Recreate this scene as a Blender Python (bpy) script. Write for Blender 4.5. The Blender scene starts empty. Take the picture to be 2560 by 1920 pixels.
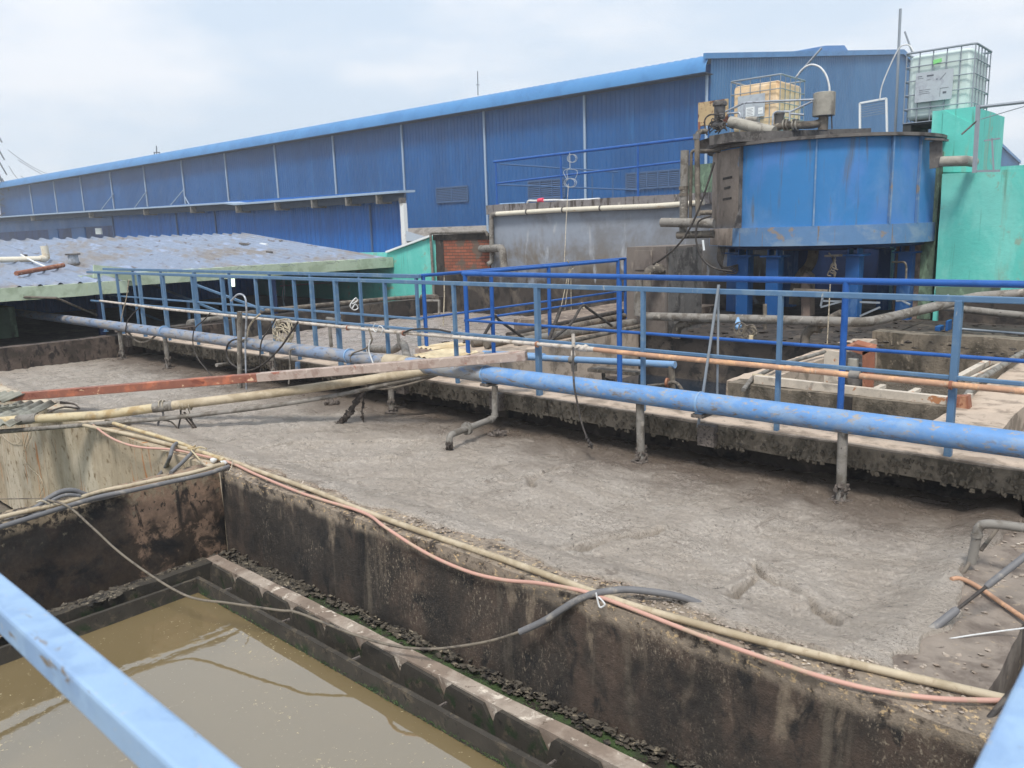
import bpy, math, random
from mathutils import Vector, Matrix, noise as mn
random.seed(7)
sc = bpy.context.scene
COL = sc.collection
# ------------------------------------------------------------------ camera
H = 1.556
YAW, PIT, ROL, FPX = -0.73776442, 0.19050272, -0.03108748, 2002.224
_f = Vector((math.sin(YAW)*math.cos(PIT), math.cos(YAW)*math.cos(PIT), -math.sin(PIT)))
_r = Vector((math.cos(YAW), -math.sin(YAW), 0)); _u = _r.cross(_f)
R_ = math.cos(ROL)*_r + math.sin(ROL)*_u
U_ = -math.sin(ROL)*_r + math.cos(ROL)*_u
F_ = _f
cam = bpy.data.cameras.new('camera'); co = bpy.data.objects.new('camera', cam); COL.objects.link(co)
cam.sensor_width = 36; cam.lens = FPX/2560*36; cam.clip_end = 4000; cam.clip_start = 0.02
m = Matrix((R_, U_, -F_)).transposed().to_4x4(); m.translation = (0, 0, H)
co.matrix_world = m; sc.camera = co
cam.dof.use_dof = True; cam.dof.focus_distance = 9.0; cam.dof.aperture_fstop = 5.6
# ------------------------------------------------------------------ sky, sun, exposure
SUN_EL, SUN_AZ = math.radians(58), math.radians(150)     # azimuth clockwise from +Y
w = bpy.data.worlds.new('World'); sc.world = w; w.use_nodes = True
nt = w.node_tree; N = nt.nodes; Lk = nt.links; N.clear()
out = N.new('ShaderNodeOutputWorld'); bg = N.new('ShaderNodeBackground'); bg.inputs[1].default_value = 0.1
sky = N.new('ShaderNodeTexSky'); sky.sky_type = 'NISHITA'; sky.sun_disc = False
sky.sun_elevation = SUN_EL; sky.sun_rotation = SUN_AZ; sky.dust_density = 3.0; sky.air_density = 1.0
tc = N.new('ShaderNodeTexCoord'); mp = N.new('ShaderNodeMapping'); mp.inputs['Scale'].default_value = (1.0, 1.0, 3.2)
n1 = N.new('ShaderNodeTexNoise'); n1.inputs['Scale'].default_value = 2.3; n1.inputs['Detail'].default_value = 7; n1.inputs['Roughness'].default_value = 0.55
Lk.new(tc.outputs['Generated'], mp.inputs[0]); Lk.new(mp.outputs[0], n1.inputs['Vector'])
rp = N.new('ShaderNodeMapRange'); rp.interpolation_type = 'SMOOTHSTEP'
rp.inputs[1].default_value = 0.40; rp.inputs[2].default_value = 0.64; rp.inputs[3].default_value = 0.0; rp.inputs[4].default_value = 1.0
Lk.new(n1.outputs[0], rp.inputs[0])
cl = N.new('ShaderNodeMix'); cl.data_type = 'RGBA'                     # haze blue -> cloud white
cl.inputs[6].default_value = (6.3, 7.4, 8.7, 1); cl.inputs[7].default_value = (8.9, 9.15, 9.6, 1)
Lk.new(rp.outputs[0], cl.inputs[0])
mx = N.new('ShaderNodeMix'); mx.data_type = 'RGBA'; mx.inputs[0].default_value = 0.86
Lk.new(sky.outputs[0], mx.inputs[6]); Lk.new(cl.outputs[2], mx.inputs[7])
Lk.new(mx.outputs[2], bg.inputs[0]); Lk.new(bg.outputs[0], out.inputs[0])
sl = bpy.data.lights.new('sun', 'SUN'); sl.energy = 2.9; sl.angle = math.radians(14); sl.color = (1, 0.95, 0.88)
so = bpy.data.objects.new('sun', sl); COL.objects.link(so)
sd = Vector((math.sin(SUN_AZ)*math.cos(SUN_EL), math.cos(SUN_AZ)*math.cos(SUN_EL), math.sin(SUN_EL)))
so.rotation_euler = sd.to_track_quat('Z', 'Y').to_euler()
sc.view_settings.view_transform = 'Standard'; sc.view_settings.look = 'None'
sc.view_settings.exposure = 0.32; sc.view_settings.gamma = 1.0
# ------------------------------------------------------------------ survey: sight line met with a real plane
def ray(px, py): return F_ + R_*((px-1280)/FPX) - U_*((py-960)/FPX)
def P(px, py, x=None, y=None, z=None):
    a = ray(px, py)
    s = x/a.x if x is not None else (y/a.y if y is not None else (z-H)/a.z)
    return Vector((0, 0, H)) + a*s
def PV(px, py, A, B):                       # plane standing upright on the line A-B
    n = Vector((-(B-A).y, (B-A).x, 0)); a = ray(px, py)
    return Vector((0, 0, H)) + a*(((A-Vector((0, 0, H))).dot(n))/a.dot(n))
# ------------------------------------------------------------------ materials
def lin(c):
    return tuple(((v/255)/12.92 if v/255 <= 0.04045 else ((v/255+0.055)/1.055)**2.4) for v in c[:3]) + (1,)
MATS = {}
def mat(name, col, layers=(), rough=0.75, bump=0.0, bscale=60, metal=0.0, var=0.25, vscale=9, spec=0.4, bvec=(1, 1, 1), emit=None, trans=0, bump2=0, b2scale=8):
    """layers: (colour, (sx,sy,sz), lo, hi, [z0,z1 soft range]) patches of another colour with their own shape"""
    m = bpy.data.materials.new(name); m.use_nodes = True; t = m.node_tree; n = t.nodes; l = t.links
    b = n['Principled BSDF']; g = n.new('ShaderNodeNewGeometry')
    b.inputs['Roughness'].default_value = rough; b.inputs['Metallic'].default_value = metal
    b.inputs['Specular IOR Level'].default_value = spec
    if trans: b.inputs['Transmission Weight'].default_value = trans
    def noise(sv, det=6, rg=0.6, dist=0.0):
        mp = n.new('ShaderNodeMapping'); mp.inputs['Scale'].default_value = sv; l.new(g.outputs['Position'], mp.inputs[0])
        x = n.new('ShaderNodeTexNoise'); x.inputs['Scale'].default_value = 1; x.inputs['Detail'].default_value = det
        x.inputs['Roughness'].default_value = rg; x.inputs['Distortion'].default_value = dist
        l.new(mp.outputs[0], x.inputs['Vector']); return x.outputs[0]
    def rng(v, a, c, p=0.0, q=1.0, s='SMOOTHSTEP'):
        r = n.new('ShaderNodeMapRange'); r.interpolation_type = s
        for i, k in enumerate((a, c, p, q)): r.inputs[i+1].default_value = k
        l.new(v, r.inputs[0]); return r.outputs[0]
    cur = n.new('ShaderNodeRGB'); cur.outputs[0].default_value = lin(col); cur = cur.outputs[0]
    for ly in layers:
        c2, sv, lo, hi = ly[:4]
        f = rng(noise(sv, 7, 0.65, 0.4), lo, hi)
        if len(ly) > 4:
            sep = n.new('ShaderNodeSeparateXYZ'); l.new(g.outputs['Position'], sep.inputs[0])
            wob = n.new('ShaderNodeMath'); wob.operation = 'MULTIPLY_ADD'; l.new(noise((7, 7, 3), 4), wob.inputs[0])
            wob.inputs[1].default_value = abs(ly[5]-ly[4])*1.2*(1 if ly[5] > ly[4] else -1)
            l.new(sep.outputs[ly[6] if len(ly) > 6 else 2], wob.inputs[2])
            k = n.new('ShaderNodeMath'); k.operation = 'MULTIPLY'; k.use_clamp = True
            l.new(f, k.inputs[0]); l.new(rng(wob.outputs[0], ly[4], ly[5]), k.inputs[1]); f = k.outputs[0]
        if len(ly) > 7:                     # patches gather in clusters
            k2 = n.new('ShaderNodeMath'); k2.operation = 'MULTIPLY'
            l.new(f, k2.inputs[0]); l.new(rng(noise((ly[7],)*3, 4), .47, .60), k2.inputs[1]); f = k2.outputs[0]
        mx = n.new('ShaderNodeMix'); mx.data_type = 'RGBA'; l.new(f, mx.inputs[0]); l.new(cur, mx.inputs[6])
        mx.inputs[7].default_value = lin(c2); cur = mx.outputs[2]
    if var:
        h = n.new('ShaderNodeHueSaturation'); l.new(cur, h.inputs['Color'])
        l.new(rng(noise((vscale,)*3, 8, 0.7), 0.25, 0.75, 1-var, 1+var, 'LINEAR'), h.inputs['Value']); cur = h.outputs[0]
    l.new(cur, b.inputs['Base Color'])
    l.new(rng(noise((vscale*.7,)*3, 5), 0.3, 0.7, max(0.02, rough-0.12), min(1, rough+0.12), 'LINEAR'), b.inputs['Roughness'])
    last = None
    for bs, bd in ((bscale, bump), (b2scale, bump2)):
        if bd:
            bn = n.new('ShaderNodeBump'); bn.inputs['Strength'].default_value = 1.0; bn.inputs['Distance'].default_value = bd
            l.new(noise(tuple(bs*v for v in bvec), 6, 0.65), bn.inputs['Height'])
            if last: l.new(last, bn.inputs['Normal'])
            last = bn.outputs[0]
    if last: l.new(last, b.inputs['Normal'])
    if emit:
        b.inputs['Emission Color'].default_value = lin(emit[0]); b.inputs['Emission Strength'].default_value = emit[1]
    MATS[name] = m; return m
V1 = (1, 1, 1)
mat('concrete_top', (158, 146, 134), [((128, 114, 102), (3, 3, 3), .45, .6), ((206, 196, 182), (11, 11, 11), .55, .66), ((92, 80, 68), (22, 22, 22), .6, .68)], .9, .004, 90)
mat('walk_top', (184, 167, 150), [((138, 124, 110), (4, 4, 4), .48, .62), ((96, 84, 74), (24, 24, 24), .62, .7)], .9, .003, 90, var=.12)
mat('concrete_face', (128, 118, 104), [((72, 66, 58), (9, 9, .8), .54, .68), ((78, 72, 62), (4, 4, 2.5), .44, .62), ((150, 138, 122), (18, 18, 12), .58, .68), ((62, 56, 50), (30, 30, 30), .60, .70)], .95, .010, 70, bump2=.012, b2scale=16)
mat('mossy_wall', (54, 49, 45), [((78, 66, 58), (2.2, 2.2, 1.2), .46, .62), ((118, 106, 92), (5, 5, 1.6), .54, .66, -.62, -.40), ((34, 33, 33), (6, 6, 3), .52, .64), ((138, 127, 111), (85, 85, 40), .54, .66, -.95, -.36, 2, 1.7), ((116, 106, 94), (110, 110, 80), .55, .66, -9, -8, 2, .9), ((92, 84, 74), (5, 5, .5), .56, .68), ((30, 29, 29), (4, 4, .7), .55, .68), ((138, 126, 112), (11, 11, 11), .36, .52, -.37, -.305), ((198, 172, 134), (34, 34, 34), .56, .64, -.36, -.30), ((78, 68, 60), (17, 17, 17), .58, .66, -.36, -.30), ((40, 37, 35), (1.1, 1.1, .9), .50, .66, -.5, -.62)], .9, .006, 110, var=.35, vscale=26, bump2=.006, b2scale=24)
mat('mossy_side', (43, 40, 38), [((138, 114, 96), (3.6, 3.6, .22), .33, .40, 2.30, 2.44, 1), ((50, 42, 38), (5, 5, 1.6), .53, .58), ((58, 50, 44), (22, 22, 16), .56, .62), ((60, 50, 42), (5, 5, 5), .4, .5, -.62, -.80), ((140, 126, 106), (20, 20, 20), .44, .56, -.38, -.31), ((60, 52, 46), (3, 3, 2), .46, .62), ((120, 112, 96), (16, 16, 12), .60, .70, -.5, -.38), ((66, 62, 54), (60, 60, 60), .64, .72), ((26, 26, 27), (3, 3, 3), .5, .64)], .9, .005, 110, var=.35, vscale=26)
mat('rusty_corner', (150, 118, 88), [((196, 150, 112), (5, 5, 2), .44, .6), ((70, 54, 42), (9, 9, 5), .53, .6), ((52, 44, 38), (3.5, 3.5, 1.6), .56, .62)], .9, .006, 90, var=.3, vscale=20)
mat('beige_wall', (164, 150, 128), [((184, 174, 156), (1.8, 1.8, .7), .42, .62), ((172, 116, 68), (8, 8, .45), .58, .66), ((118, 110, 92), (3.5, 3.5, .5), .57, .72), ((120, 104, 80), (14, 14, 9), .55, .66), ((90, 78, 62), (26, 26, 26), .6, .7, -.5, -.36)], .85, .004, 60, var=.15)
mat('end_wall', (92, 80, 72), [((64, 56, 50), (3, 3, 3), .45, .6), ((118, 106, 94), (9, 9, 5), .58, .68), ((42, 36, 34), (9, 9, 4), .5, .6)], .9, .008, 40)
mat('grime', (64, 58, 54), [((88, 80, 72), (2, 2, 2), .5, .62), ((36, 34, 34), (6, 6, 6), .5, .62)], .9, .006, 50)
mat('dark_wall', (62, 56, 52), [((92, 84, 76), (1.4, 1.4, 1.4), .5, .62), ((38, 36, 36), (5, 5, 3), .5, .62), ((150, 146, 140), (20, 20, 20), .70, .74)], .9, .006, 50)
mat('grey_tank', (138, 146, 158), [((120, 122, 126), (.6, .6, .5), .45, .62), ((112, 104, 94), (.8, .8, 1.0), .40, .60, 1.1, .35), ((78, 70, 64), (1.5, 1.5, 1), .36, .52, .62, .1), ((160, 164, 170), (3, 3, .8), .58, .7), ((60, 58, 58), (22, 22, 22), .71, .75)], .9, .003, 30, var=.07)
mat('coping', (122, 118, 118), [((72, 66, 62), (8, 8, 2), .5, .6), ((168, 164, 160), (7, 7, 3), .60, .68)], .95, .008, 40)
mat('green_wall', (96, 194, 182), [((120, 204, 192), (1.4, 1.4, .6), .48, .62), ((58, 130, 110), (26, 26, 20), .70, .74), ((140, 168, 150), (1.6, 1.6, 2.5), .60, .66), ((54, 74, 68), (9, 9, 9), .73, .76), ((84, 150, 134), (9, 9, .5), .58, .70), ((128, 176, 160), (3, 3, .4), .58, .72)], .8, .004, 20, var=.06)
mat('green_dirty', (96, 116, 98), [((70, 78, 68), (3, 3, 1.4), .48, .6), ((122, 146, 122), (4, 4, 2), .55, .65)], .85, .004, 30)
mat('gutter_green', (178, 192, 170), [((156, 170, 146), (2, 2, 2), .48, .62), ((72, 78, 62), (16, 16, 9), .66, .72), ((178, 190, 158), (9, 9, 4), .58, .68)], .85, .003, 40, var=.08)
mat('pier', (112, 104, 98), [((94, 86, 82), (2, 2, 1), .48, .62), ((136, 126, 116), (7, 7, 2), .58, .70)], .9, .003, 40, var=.12)
mat('dirt', (134, 120, 108), [((104, 92, 84), (3, 3, 3), .45, .6), ((168, 156, 142), (9, 9, 9), .56, .66)], .95, .008, 50)
mat('column_brown', (128, 112, 102), [((150, 104, 84), (3, 3, 1), .52, .64), ((86, 78, 72), (4, 4, 3), .5, .62)], .9, .004, 40)
mat('wh_blue', (12, 84, 144), [((10, 76, 132), (.25, .25, .1), .42, .6), ((28, 94, 150), (2, 2, .12), .56, .68)], .5, 0, var=.05, vscale=1.2)
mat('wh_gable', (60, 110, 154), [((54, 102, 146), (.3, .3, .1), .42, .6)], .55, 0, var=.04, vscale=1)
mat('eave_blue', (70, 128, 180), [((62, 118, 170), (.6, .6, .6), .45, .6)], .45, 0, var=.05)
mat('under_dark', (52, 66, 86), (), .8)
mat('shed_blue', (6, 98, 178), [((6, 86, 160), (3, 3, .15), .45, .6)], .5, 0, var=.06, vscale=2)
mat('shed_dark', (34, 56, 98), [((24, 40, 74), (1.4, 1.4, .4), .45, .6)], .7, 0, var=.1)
mat('downpipe', (150, 170, 192), (), .5, var=.08)
mat('louvre', (64, 92, 130), (), .6, var=.1)
mat('plinth', (176, 170, 164), [((148, 140, 132), (1, 1, 3), .5, .62)], .9)
mat('roof_tin', (122, 134, 154), [((120, 116, 114), (.55, .55, .55), .44, .62), ((138, 152, 178), (1.2, 5, 1), .54, .68), ((94, 88, 90), (2, 7, 3), .58, .66)], .5, .001, 30, metal=.0, var=.12, vscale=5)
mat('asbestos', (136, 136, 126), [((112, 110, 100), (5, 5, 5), .48, .64), ((154, 154, 144), (14, 14, 14), .60, .70)], .85, .003, 60)
mat('cream_sheet', (206, 190, 158), [((186, 166, 130), (3, 3, 3), .48, .62), ((150, 124, 98), (30, 30, 30), .68, .74)], .75, .002, 60)
mat('pipe_blue', (98, 140, 190), [((120, 150, 186), (5, 9, 9), .44, .58), ((132, 148, 172), (3, 6, 6), .50, .66, .20, .14), ((150, 146, 142), (14, 26, 26), .55, .64), ((122, 114, 106), (9, 22, 22), .54, .66, .22, .13)], .5, .001, 80, var=.1)
mat('pipe_dirty_blue', (118, 134, 158), [((142, 140, 140), (4, 9, 9), .44, .58), ((94, 88, 84), (8, 20, 20), .55, .64)], .6, .001, 80, var=.12)
mat('light_blue_pipe', (126, 162, 200), [((142, 148, 156), (6, 12, 12), .52, .64)], .5, var=.08)
mat('pvc_grey', (128, 124, 118), [((98, 92, 84), (7, 7, 7), .46, .6), ((160, 154, 144), (14, 14, 14), .58, .68), ((66, 60, 54), (30, 30, 30), .62, .7)], .7, .002, 80, var=.14)
mat('pvc_old', (112, 104, 94), [((76, 70, 64), (5, 5, 5), .46, .6), ((140, 132, 118), (12, 12, 12), .56, .66)], .8, .003, 60)
mat('pvc_beige', (178, 165, 142), [((156, 142, 118), (5, 5, 5), .45, .6), ((150, 134, 112), (24, 24, 24), .58, .68)], .65, .001, 80, var=.1)
mat('pvc_yellow', (184, 170, 138), [((160, 138, 100), (6, 6, 6), .46, .6), ((140, 132, 118), (3, 3, 3), .56, .66)], .65, .001, 80, var=.1)
mat('pvc_cream', (206, 200, 184), [((184, 160, 128), (2, 2, 6), .56, .66), ((160, 154, 140), (9, 9, 9), .6, .7)], .6, var=.08)
mat('hose_pink', (186, 146, 132), [((176, 152, 132), (6, 6, 6), .5, .62)], .6, var=.1)
mat('hose_grey', (104, 104, 106), [((136, 132, 126), (9, 9, 9), .54, .66)], .6, var=.12)
mat('cable', (112, 104, 92), [((80, 74, 68), (12, 12, 12), .5, .62)], .7)
mat('cable_dark', (58, 54, 52), [((86, 80, 74), (14, 14, 14), .52, .62)], .7)
mat('rope', (176, 166, 146), [((128, 118, 102), (40, 40, 40), .5, .6)], .9)
mat('rope_white', (206, 208, 208), (), .8)
mat('clump', (60, 54, 50), [((86, 78, 72), (40, 40, 40), .5, .6)], .9, .01, 60)
mat('clump_grey', (108, 100, 94), [((72, 66, 62), (40, 40, 40), .5, .6)], .9, .01, 60)
mat('debris', (84, 78, 69), [((142, 132, 114), (26, 26, 26), .55, .64), ((36, 34, 32), (18, 18, 18), .5, .6)], .95, .006, 90)
mat('orange_pipe', (176, 138, 112), [((206, 162, 124), (10, 10, 10), .5, .62), ((176, 160, 140), (20, 20, 20), .6, .68)], .75, .001, 80)
mat('white_conduit', (188, 180, 170), [((150, 138, 124), (12, 12, 12), .5, .62), ((92, 82, 74), (28, 28, 28), .6, .68)], .75, .001, 80)
mat('wood', (146, 104, 80), [((176, 142, 112), (9, 3, 9), .50, .60), ((112, 70, 54), (4, 2, 8), .54, .64), ((222, 194, 160), (28, 14, 28), .62, .66)], .75, .003, 60, var=.12)
mat('wood_red', (136, 88, 72), [((172, 104, 78), (5, 2, 5), .48, .62), ((112, 62, 50), (6, 3, 9), .56, .66), ((206, 172, 142), (14, 9, 20), .62, .66)], .6, .002, 50, var=.12)
mat('wood_grey', (168, 152, 142), [((144, 124, 114), (9, 3, 9), .48, .62), ((190, 176, 164), (16, 9, 16), .58, .66), ((150, 96, 80), (12, 6, 12), .63, .67)], .75, .003, 50, var=.12)
mat('rail_dusty', (82, 114, 146), [((98, 124, 148), (9, 9, 9), .5, .62), ((150, 156, 158), (16, 16, 5), .66, .72)], .5, var=.08)
mat('rail_bright', (34, 86, 158), [((28, 78, 146), (5, 5, 5), .5, .62), ((90, 120, 180), (22, 22, 22), .66, .72)], .4, var=.08)
mat('rail_near', (140, 168, 198), [((128, 156, 190), (8, 8, 8), .5, .62), ((120, 112, 100), (9, 30, 30), .63, .68), ((168, 170, 170), (60, 60, 60), .62, .68), ((142, 104, 80), (14, 14, 14), .70, .73)], .5, .0006, 140, var=.1)
mat('tower_blue', (50, 118, 176), [((70, 122, 184), (1.2, 1.2, .8), .45, .6), ((98, 138, 182), (1.2, 1.2, .6), .46, .80), ((84, 100, 120), (7, 7, .5), .55, .70, 1.9, 2.65), ((96, 104, 112), (9, 9, 1.2), .58, .70, 1.9, 1.5)], .55, .001, 20, var=.05, vscale=3)
mat('tower_skirt', (90, 126, 166), [((120, 110, 100), (12, 12, .8), .58, .68), ((120, 142, 166), (2, 2, 4), .46, .62), ((138, 128, 120), (4, 4, 4), .60, .68)], .6, .002, 30, var=.08)
mat('tower_grime', (148, 136, 126), [((120, 108, 98), (3, 3, 1), .46, .6), ((120, 138, 160), (3, 3, 1.2), .58, .66)], .75, .003, 40)
mat('leg_blue', (26, 80, 138), [((74, 108, 152), (4, 4, 1.2), .54, .66)], .5, var=.08)
mat('steel_dark', (100, 96, 93), [((66, 62, 60), (4, 4, 4), .48, .6), ((124, 118, 112), (12, 12, 12), .58, .68)], .75, .002, 60)
mat('galv', (170, 176, 184), [((140, 144, 150), (12, 12, 12), .5, .62)], .45, metal=.4)
mat('drum', (152, 148, 138), [((120, 114, 106), (6, 6, 3), .5, .62)], .7, .002, 50)
mat('motor', (84, 82, 82), [((56, 52, 50), (12, 12, 12), .5, .62), ((120, 116, 110), (20, 20, 20), .58, .68)], .6, .002, 60)
mat('rusty_plate', (178, 156, 120), [((104, 62, 46), (7, 7, 7), .52, .58), ((86, 50, 40), (2.6, 2.6, 2.6), .55, .60)], .8, .002, 60)
mat('rust', (140, 92, 72), [((170, 126, 98), (9, 9, 3), .5, .62), ((110, 62, 46), (14, 14, 14), .56, .66)], .85, .002, 60)
mat('frame_cream', (190, 180, 166), [((160, 112, 78), (9, 9, 9), .58, .64), ((148, 140, 130), (5, 5, 5), .52, .64)], .7)
mat('ibc_yellow', (222, 190, 146), [((232, 206, 172), (2, 2, 2), .48, .62), ((190, 150, 110), (6, 6, 3), .62, .7)], .45, var=.05)
mat('ibc_white', (196, 212, 208), [((176, 200, 196), (1.4, 1.4, 1.4), .48, .62)], .4, var=.04)
mat('ibc_label', (172, 180, 186), [((158, 164, 172), (6, 6, 6), .5, .62)], .6, var=.05)
mat('paper', (222, 226, 226), (), .7, var=.03)
mat('ink', (92, 98, 106), (), .7, var=0)
mat('tag_green', (130, 206, 128), (), .6)
mat('pallet', (60, 62, 62), (), .7)
mat('galv_grey', (142, 150, 158), (), .5, metal=.3, var=.08)
mat('white_col', (220, 222, 222), [((190, 186, 180), (2, 2, 4), .56, .66)], .7, var=.04)
mat('bottle_blue', (140, 178, 218), (), .3)
mat('pink', (210, 70, 96), (), .7)
mat('lamp', (235, 245, 225), (), .4, var=0, emit=((225, 245, 215), 1.6))
mat('ground', (112, 104, 94), [((88, 80, 72), (.5, .5, .5), .46, .6), ((92, 104, 70), (.08, .08, .08), .52, .62)], .95)
mat('pylon', (84, 90, 98), (), .6, var=.05)
mat('stain_tan', (196, 156, 122), [((160, 122, 92), (6, 6, 6), .5, .6)], .9, .004, 60)
def brick_mat():
    m = mat('brick', (150, 88, 66), (), .9)
    t = m.node_tree; n = t.nodes; l = t.links; b = n['Principled BSDF']
    g = n.new('ShaderNodeNewGeometry'); mp = n.new('ShaderNodeMapping'); mp.inputs['Rotation'].default_value = (math.radians(90), 0, 0)
    l.new(g.outputs['Position'], mp.inputs[0])
    br = n.new('ShaderNodeTexBrick'); br.inputs['Scale'].default_value = 1.0; br.inputs['Brick Width'].default_value = .2; br.inputs['Row Height'].default_value = .075
    br.inputs['Mortar Size'].default_value = .008; br.inputs['Color1'].default_value = lin((160, 96, 74)); br.inputs['Color2'].default_value = lin((132, 78, 60)); br.inputs['Mortar'].default_value = lin((92, 74, 64))
    l.new(mp.outputs[0], br.inputs['Vector'])
    ns = n.new('ShaderNodeTexNoise'); ns.inputs['Scale'].default_value = 2.2; ns.inputs['Detail'].default_value = 7; l.new(g.outputs['Position'], ns.inputs['Vector'])
    r = n.new('ShaderNodeMapRange'); r.inputs[1].default_value = .50; r.inputs[2].default_value = .56; l.new(ns.outputs[0], r.inputs[0])
    mx = n.new('ShaderNodeMix'); mx.data_type = 'RGBA'; mx.inputs[7].default_value = lin((104, 90, 80)); l.new(r.outputs[0], mx.inputs[0]); l.new(br.outputs[0], mx.inputs[6])
    l.new(mx.outputs[2], b.inputs['Base Color'])
    bn = n.new('ShaderNodeBump'); bn.inputs['Distance'].default_value = .01; l.new(br.outputs['Fac'], bn.inputs['Height']); bn.invert = True; l.new(bn.outputs[0], b.inputs['Normal'])
brick_mat()
def sludge_mat(name, c0, c1, c2):
    m = bpy.data.materials.new(name); m.use_nodes = True; t = m.node_tree; n = t.nodes; l = t.links; b = n['Principled BSDF']
    g = n.new('ShaderNodeNewGeometry')
    def ns(s, d=6, rg=.6, dist=0, rot=0, sv=(1, 1, 1)):
        mp = n.new('ShaderNodeMapping'); mp.inputs['Scale'].default_value = sv; mp.inputs['Rotation'].default_value = (0, 0, rot); l.new(g.outputs['Position'], mp.inputs[0])
        x = n.new('ShaderNodeTexNoise'); x.inputs['Scale'].default_value = s; x.inputs['Detail'].default_value = d; x.inputs['Roughness'].default_value = rg; x.inputs['Distortion'].default_value = dist
        l.new(mp.outputs[0], x.inputs['Vector']); return x.outputs[0]
    def rng(v, a, c, p=0., q=1.):
        r = n.new('ShaderNodeMapRange'); r.interpolation_type = 'SMOOTHSTEP'
        for i, k in enumerate((a, c, p, q)): r.inputs[i+1].default_value = k
        l.new(v, r.inputs[0]); return r.outputs[0]
    def mix(f, a, c):
        mx = n.new('ShaderNodeMix'); mx.data_type = 'RGBA'; l.new(f, mx.inputs[0])
        if isinstance(a, tuple): mx.inputs[6].default_value = a
        else: l.new(a, mx.inputs[6])
        mx.inputs[7].default_value = c; return mx.outputs[2]
    c = mix(rng(ns(1.1, 6, .6, 2.0), .42, .58), lin(c0), lin(c1))
    c = mix(rng(ns(2.6, 6, .7, 2.5), .60, .68), c, lin(c2))
    c = mix(rng(ns(22, 6, .75, 1.8, .5, (1, 2.8, 1)), .53, .63), c, lin(c2))      # fine dark wrinkles
    c = mix(rng(ns(46, 5, .75, .8, .5, (1, 2.4, 1)), .54, .62), c, lin(c2))
    c = mix(rng(ns(14, 7, .8, 1.6), .595, .645), c, lin((84, 74, 66)))
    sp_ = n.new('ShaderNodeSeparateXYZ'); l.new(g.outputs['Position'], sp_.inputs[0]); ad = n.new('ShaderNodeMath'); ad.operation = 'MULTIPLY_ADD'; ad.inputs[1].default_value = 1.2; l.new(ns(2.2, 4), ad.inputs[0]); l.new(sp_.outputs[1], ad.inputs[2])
    if name == 'sludge': c = mix(rng(ad.outputs[0], 5.2, 6.1, 0, .75), c, lin((114, 98, 86)))           # browner froth towards the walkway, with the slab's shade painted in
    c = mix(rng(ns(60, 4, .7), .60, .70), c, lin((214, 206, 196)))              # froth grains
    l.new(c, b.inputs['Base Color']); l.new(rng(ns(1.9, 5, .6, 1.5), .4, .62, .22, .52), b.inputs['Roughness']); b.inputs['Specular IOR Level'].default_value = .6
    b1 = n.new('ShaderNodeBump'); b1.inputs['Distance'].default_value = .05; l.new(ns(20, 6, .70, 1.8, .5, (1, 2.6, 1)), b1.inputs['Height'])
    b2 = n.new('ShaderNodeBump'); b2.inputs['Distance'].default_value = .022; l.new(ns(70, 6, .75, .6), b2.inputs['Height']); l.new(b1.outputs[0], b2.inputs['Normal'])
    l.new(b2.outputs[0], b.inputs['Normal']); MATS[name] = m
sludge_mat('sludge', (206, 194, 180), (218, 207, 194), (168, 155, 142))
sludge_mat('sludge_brown', (120, 108, 94), (138, 126, 112), (84, 74, 64))
sludge_mat('sludge_far', (186, 174, 164), (204, 193, 186), (138, 126, 117))
def water_mat(name, col, speck=True):
    m = bpy.data.materials.new(name); m.use_nodes = True; t = m.node_tree; n = t.nodes; l = t.links; b = n['Principled BSDF']
    b.inputs['Roughness'].default_value = .03; b.inputs['IOR'].default_value = 2.0; b.inputs['Specular IOR Level'].default_value = .8
    g = n.new('ShaderNodeNewGeometry')
    v = n.new('ShaderNodeTexNoise'); v.inputs['Scale'].default_value = 38; v.inputs['Detail'].default_value = 5; v.inputs['Roughness'].default_value = .75; l.new(g.outputs['Position'], v.inputs['Vector'])
    v2 = n.new('ShaderNodeTexNoise'); v2.inputs['Scale'].default_value = 1.6; l.new(g.outputs['Position'], v2.inputs['Vector'])
    sm = n.new('ShaderNodeMath'); sm.operation = 'MULTIPLY_ADD'; sm.inputs[1].default_value = .22; l.new(v2.outputs[0], sm.inputs[0]); l.new(v.outputs[0], sm.inputs[2])
    r = n.new('ShaderNodeMapRange'); r.inputs[1].default_value = .745 if speck else 2; r.inputs[2].default_value = .78 if speck else 3; l.new(sm.outputs[0], r.inputs[0])
    mx = n.new('ShaderNodeMix'); mx.data_type = 'RGBA'; mx.inputs[6].default_value = lin(col); mx.inputs[7].default_value = lin((176, 160, 116)); l.new(r.outputs[0], mx.inputs[0])
    l.new(mx.outputs[2], b.inputs['Base Color'])
    rr = n.new('ShaderNodeMapRange'); rr.inputs[3].default_value = .03; rr.inputs[4].default_value = .8; l.new(r.outputs[0], rr.inputs[0]); l.new(rr.outputs[0], b.inputs['Roughness'])
    n3 = n.new('ShaderNodeTexNoise'); n3.inputs['Scale'].default_value = 5; n3.inputs['Detail'].default_value = 3; l.new(g.outputs['Position'], n3.inputs['Vector'])
    bn = n.new('ShaderNodeBump'); bn.inputs['Distance'].default_value = .0012; l.new(n3.outputs[0], bn.inputs['Height']); l.new(bn.outputs[0], b.inputs['Normal'])
    MATS[name] = m
water_mat('clarifier_water', (116, 102, 74)); water_mat('pool_water', (26, 40, 54), False); water_mat('gap_water', (28, 34, 24), False)
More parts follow.
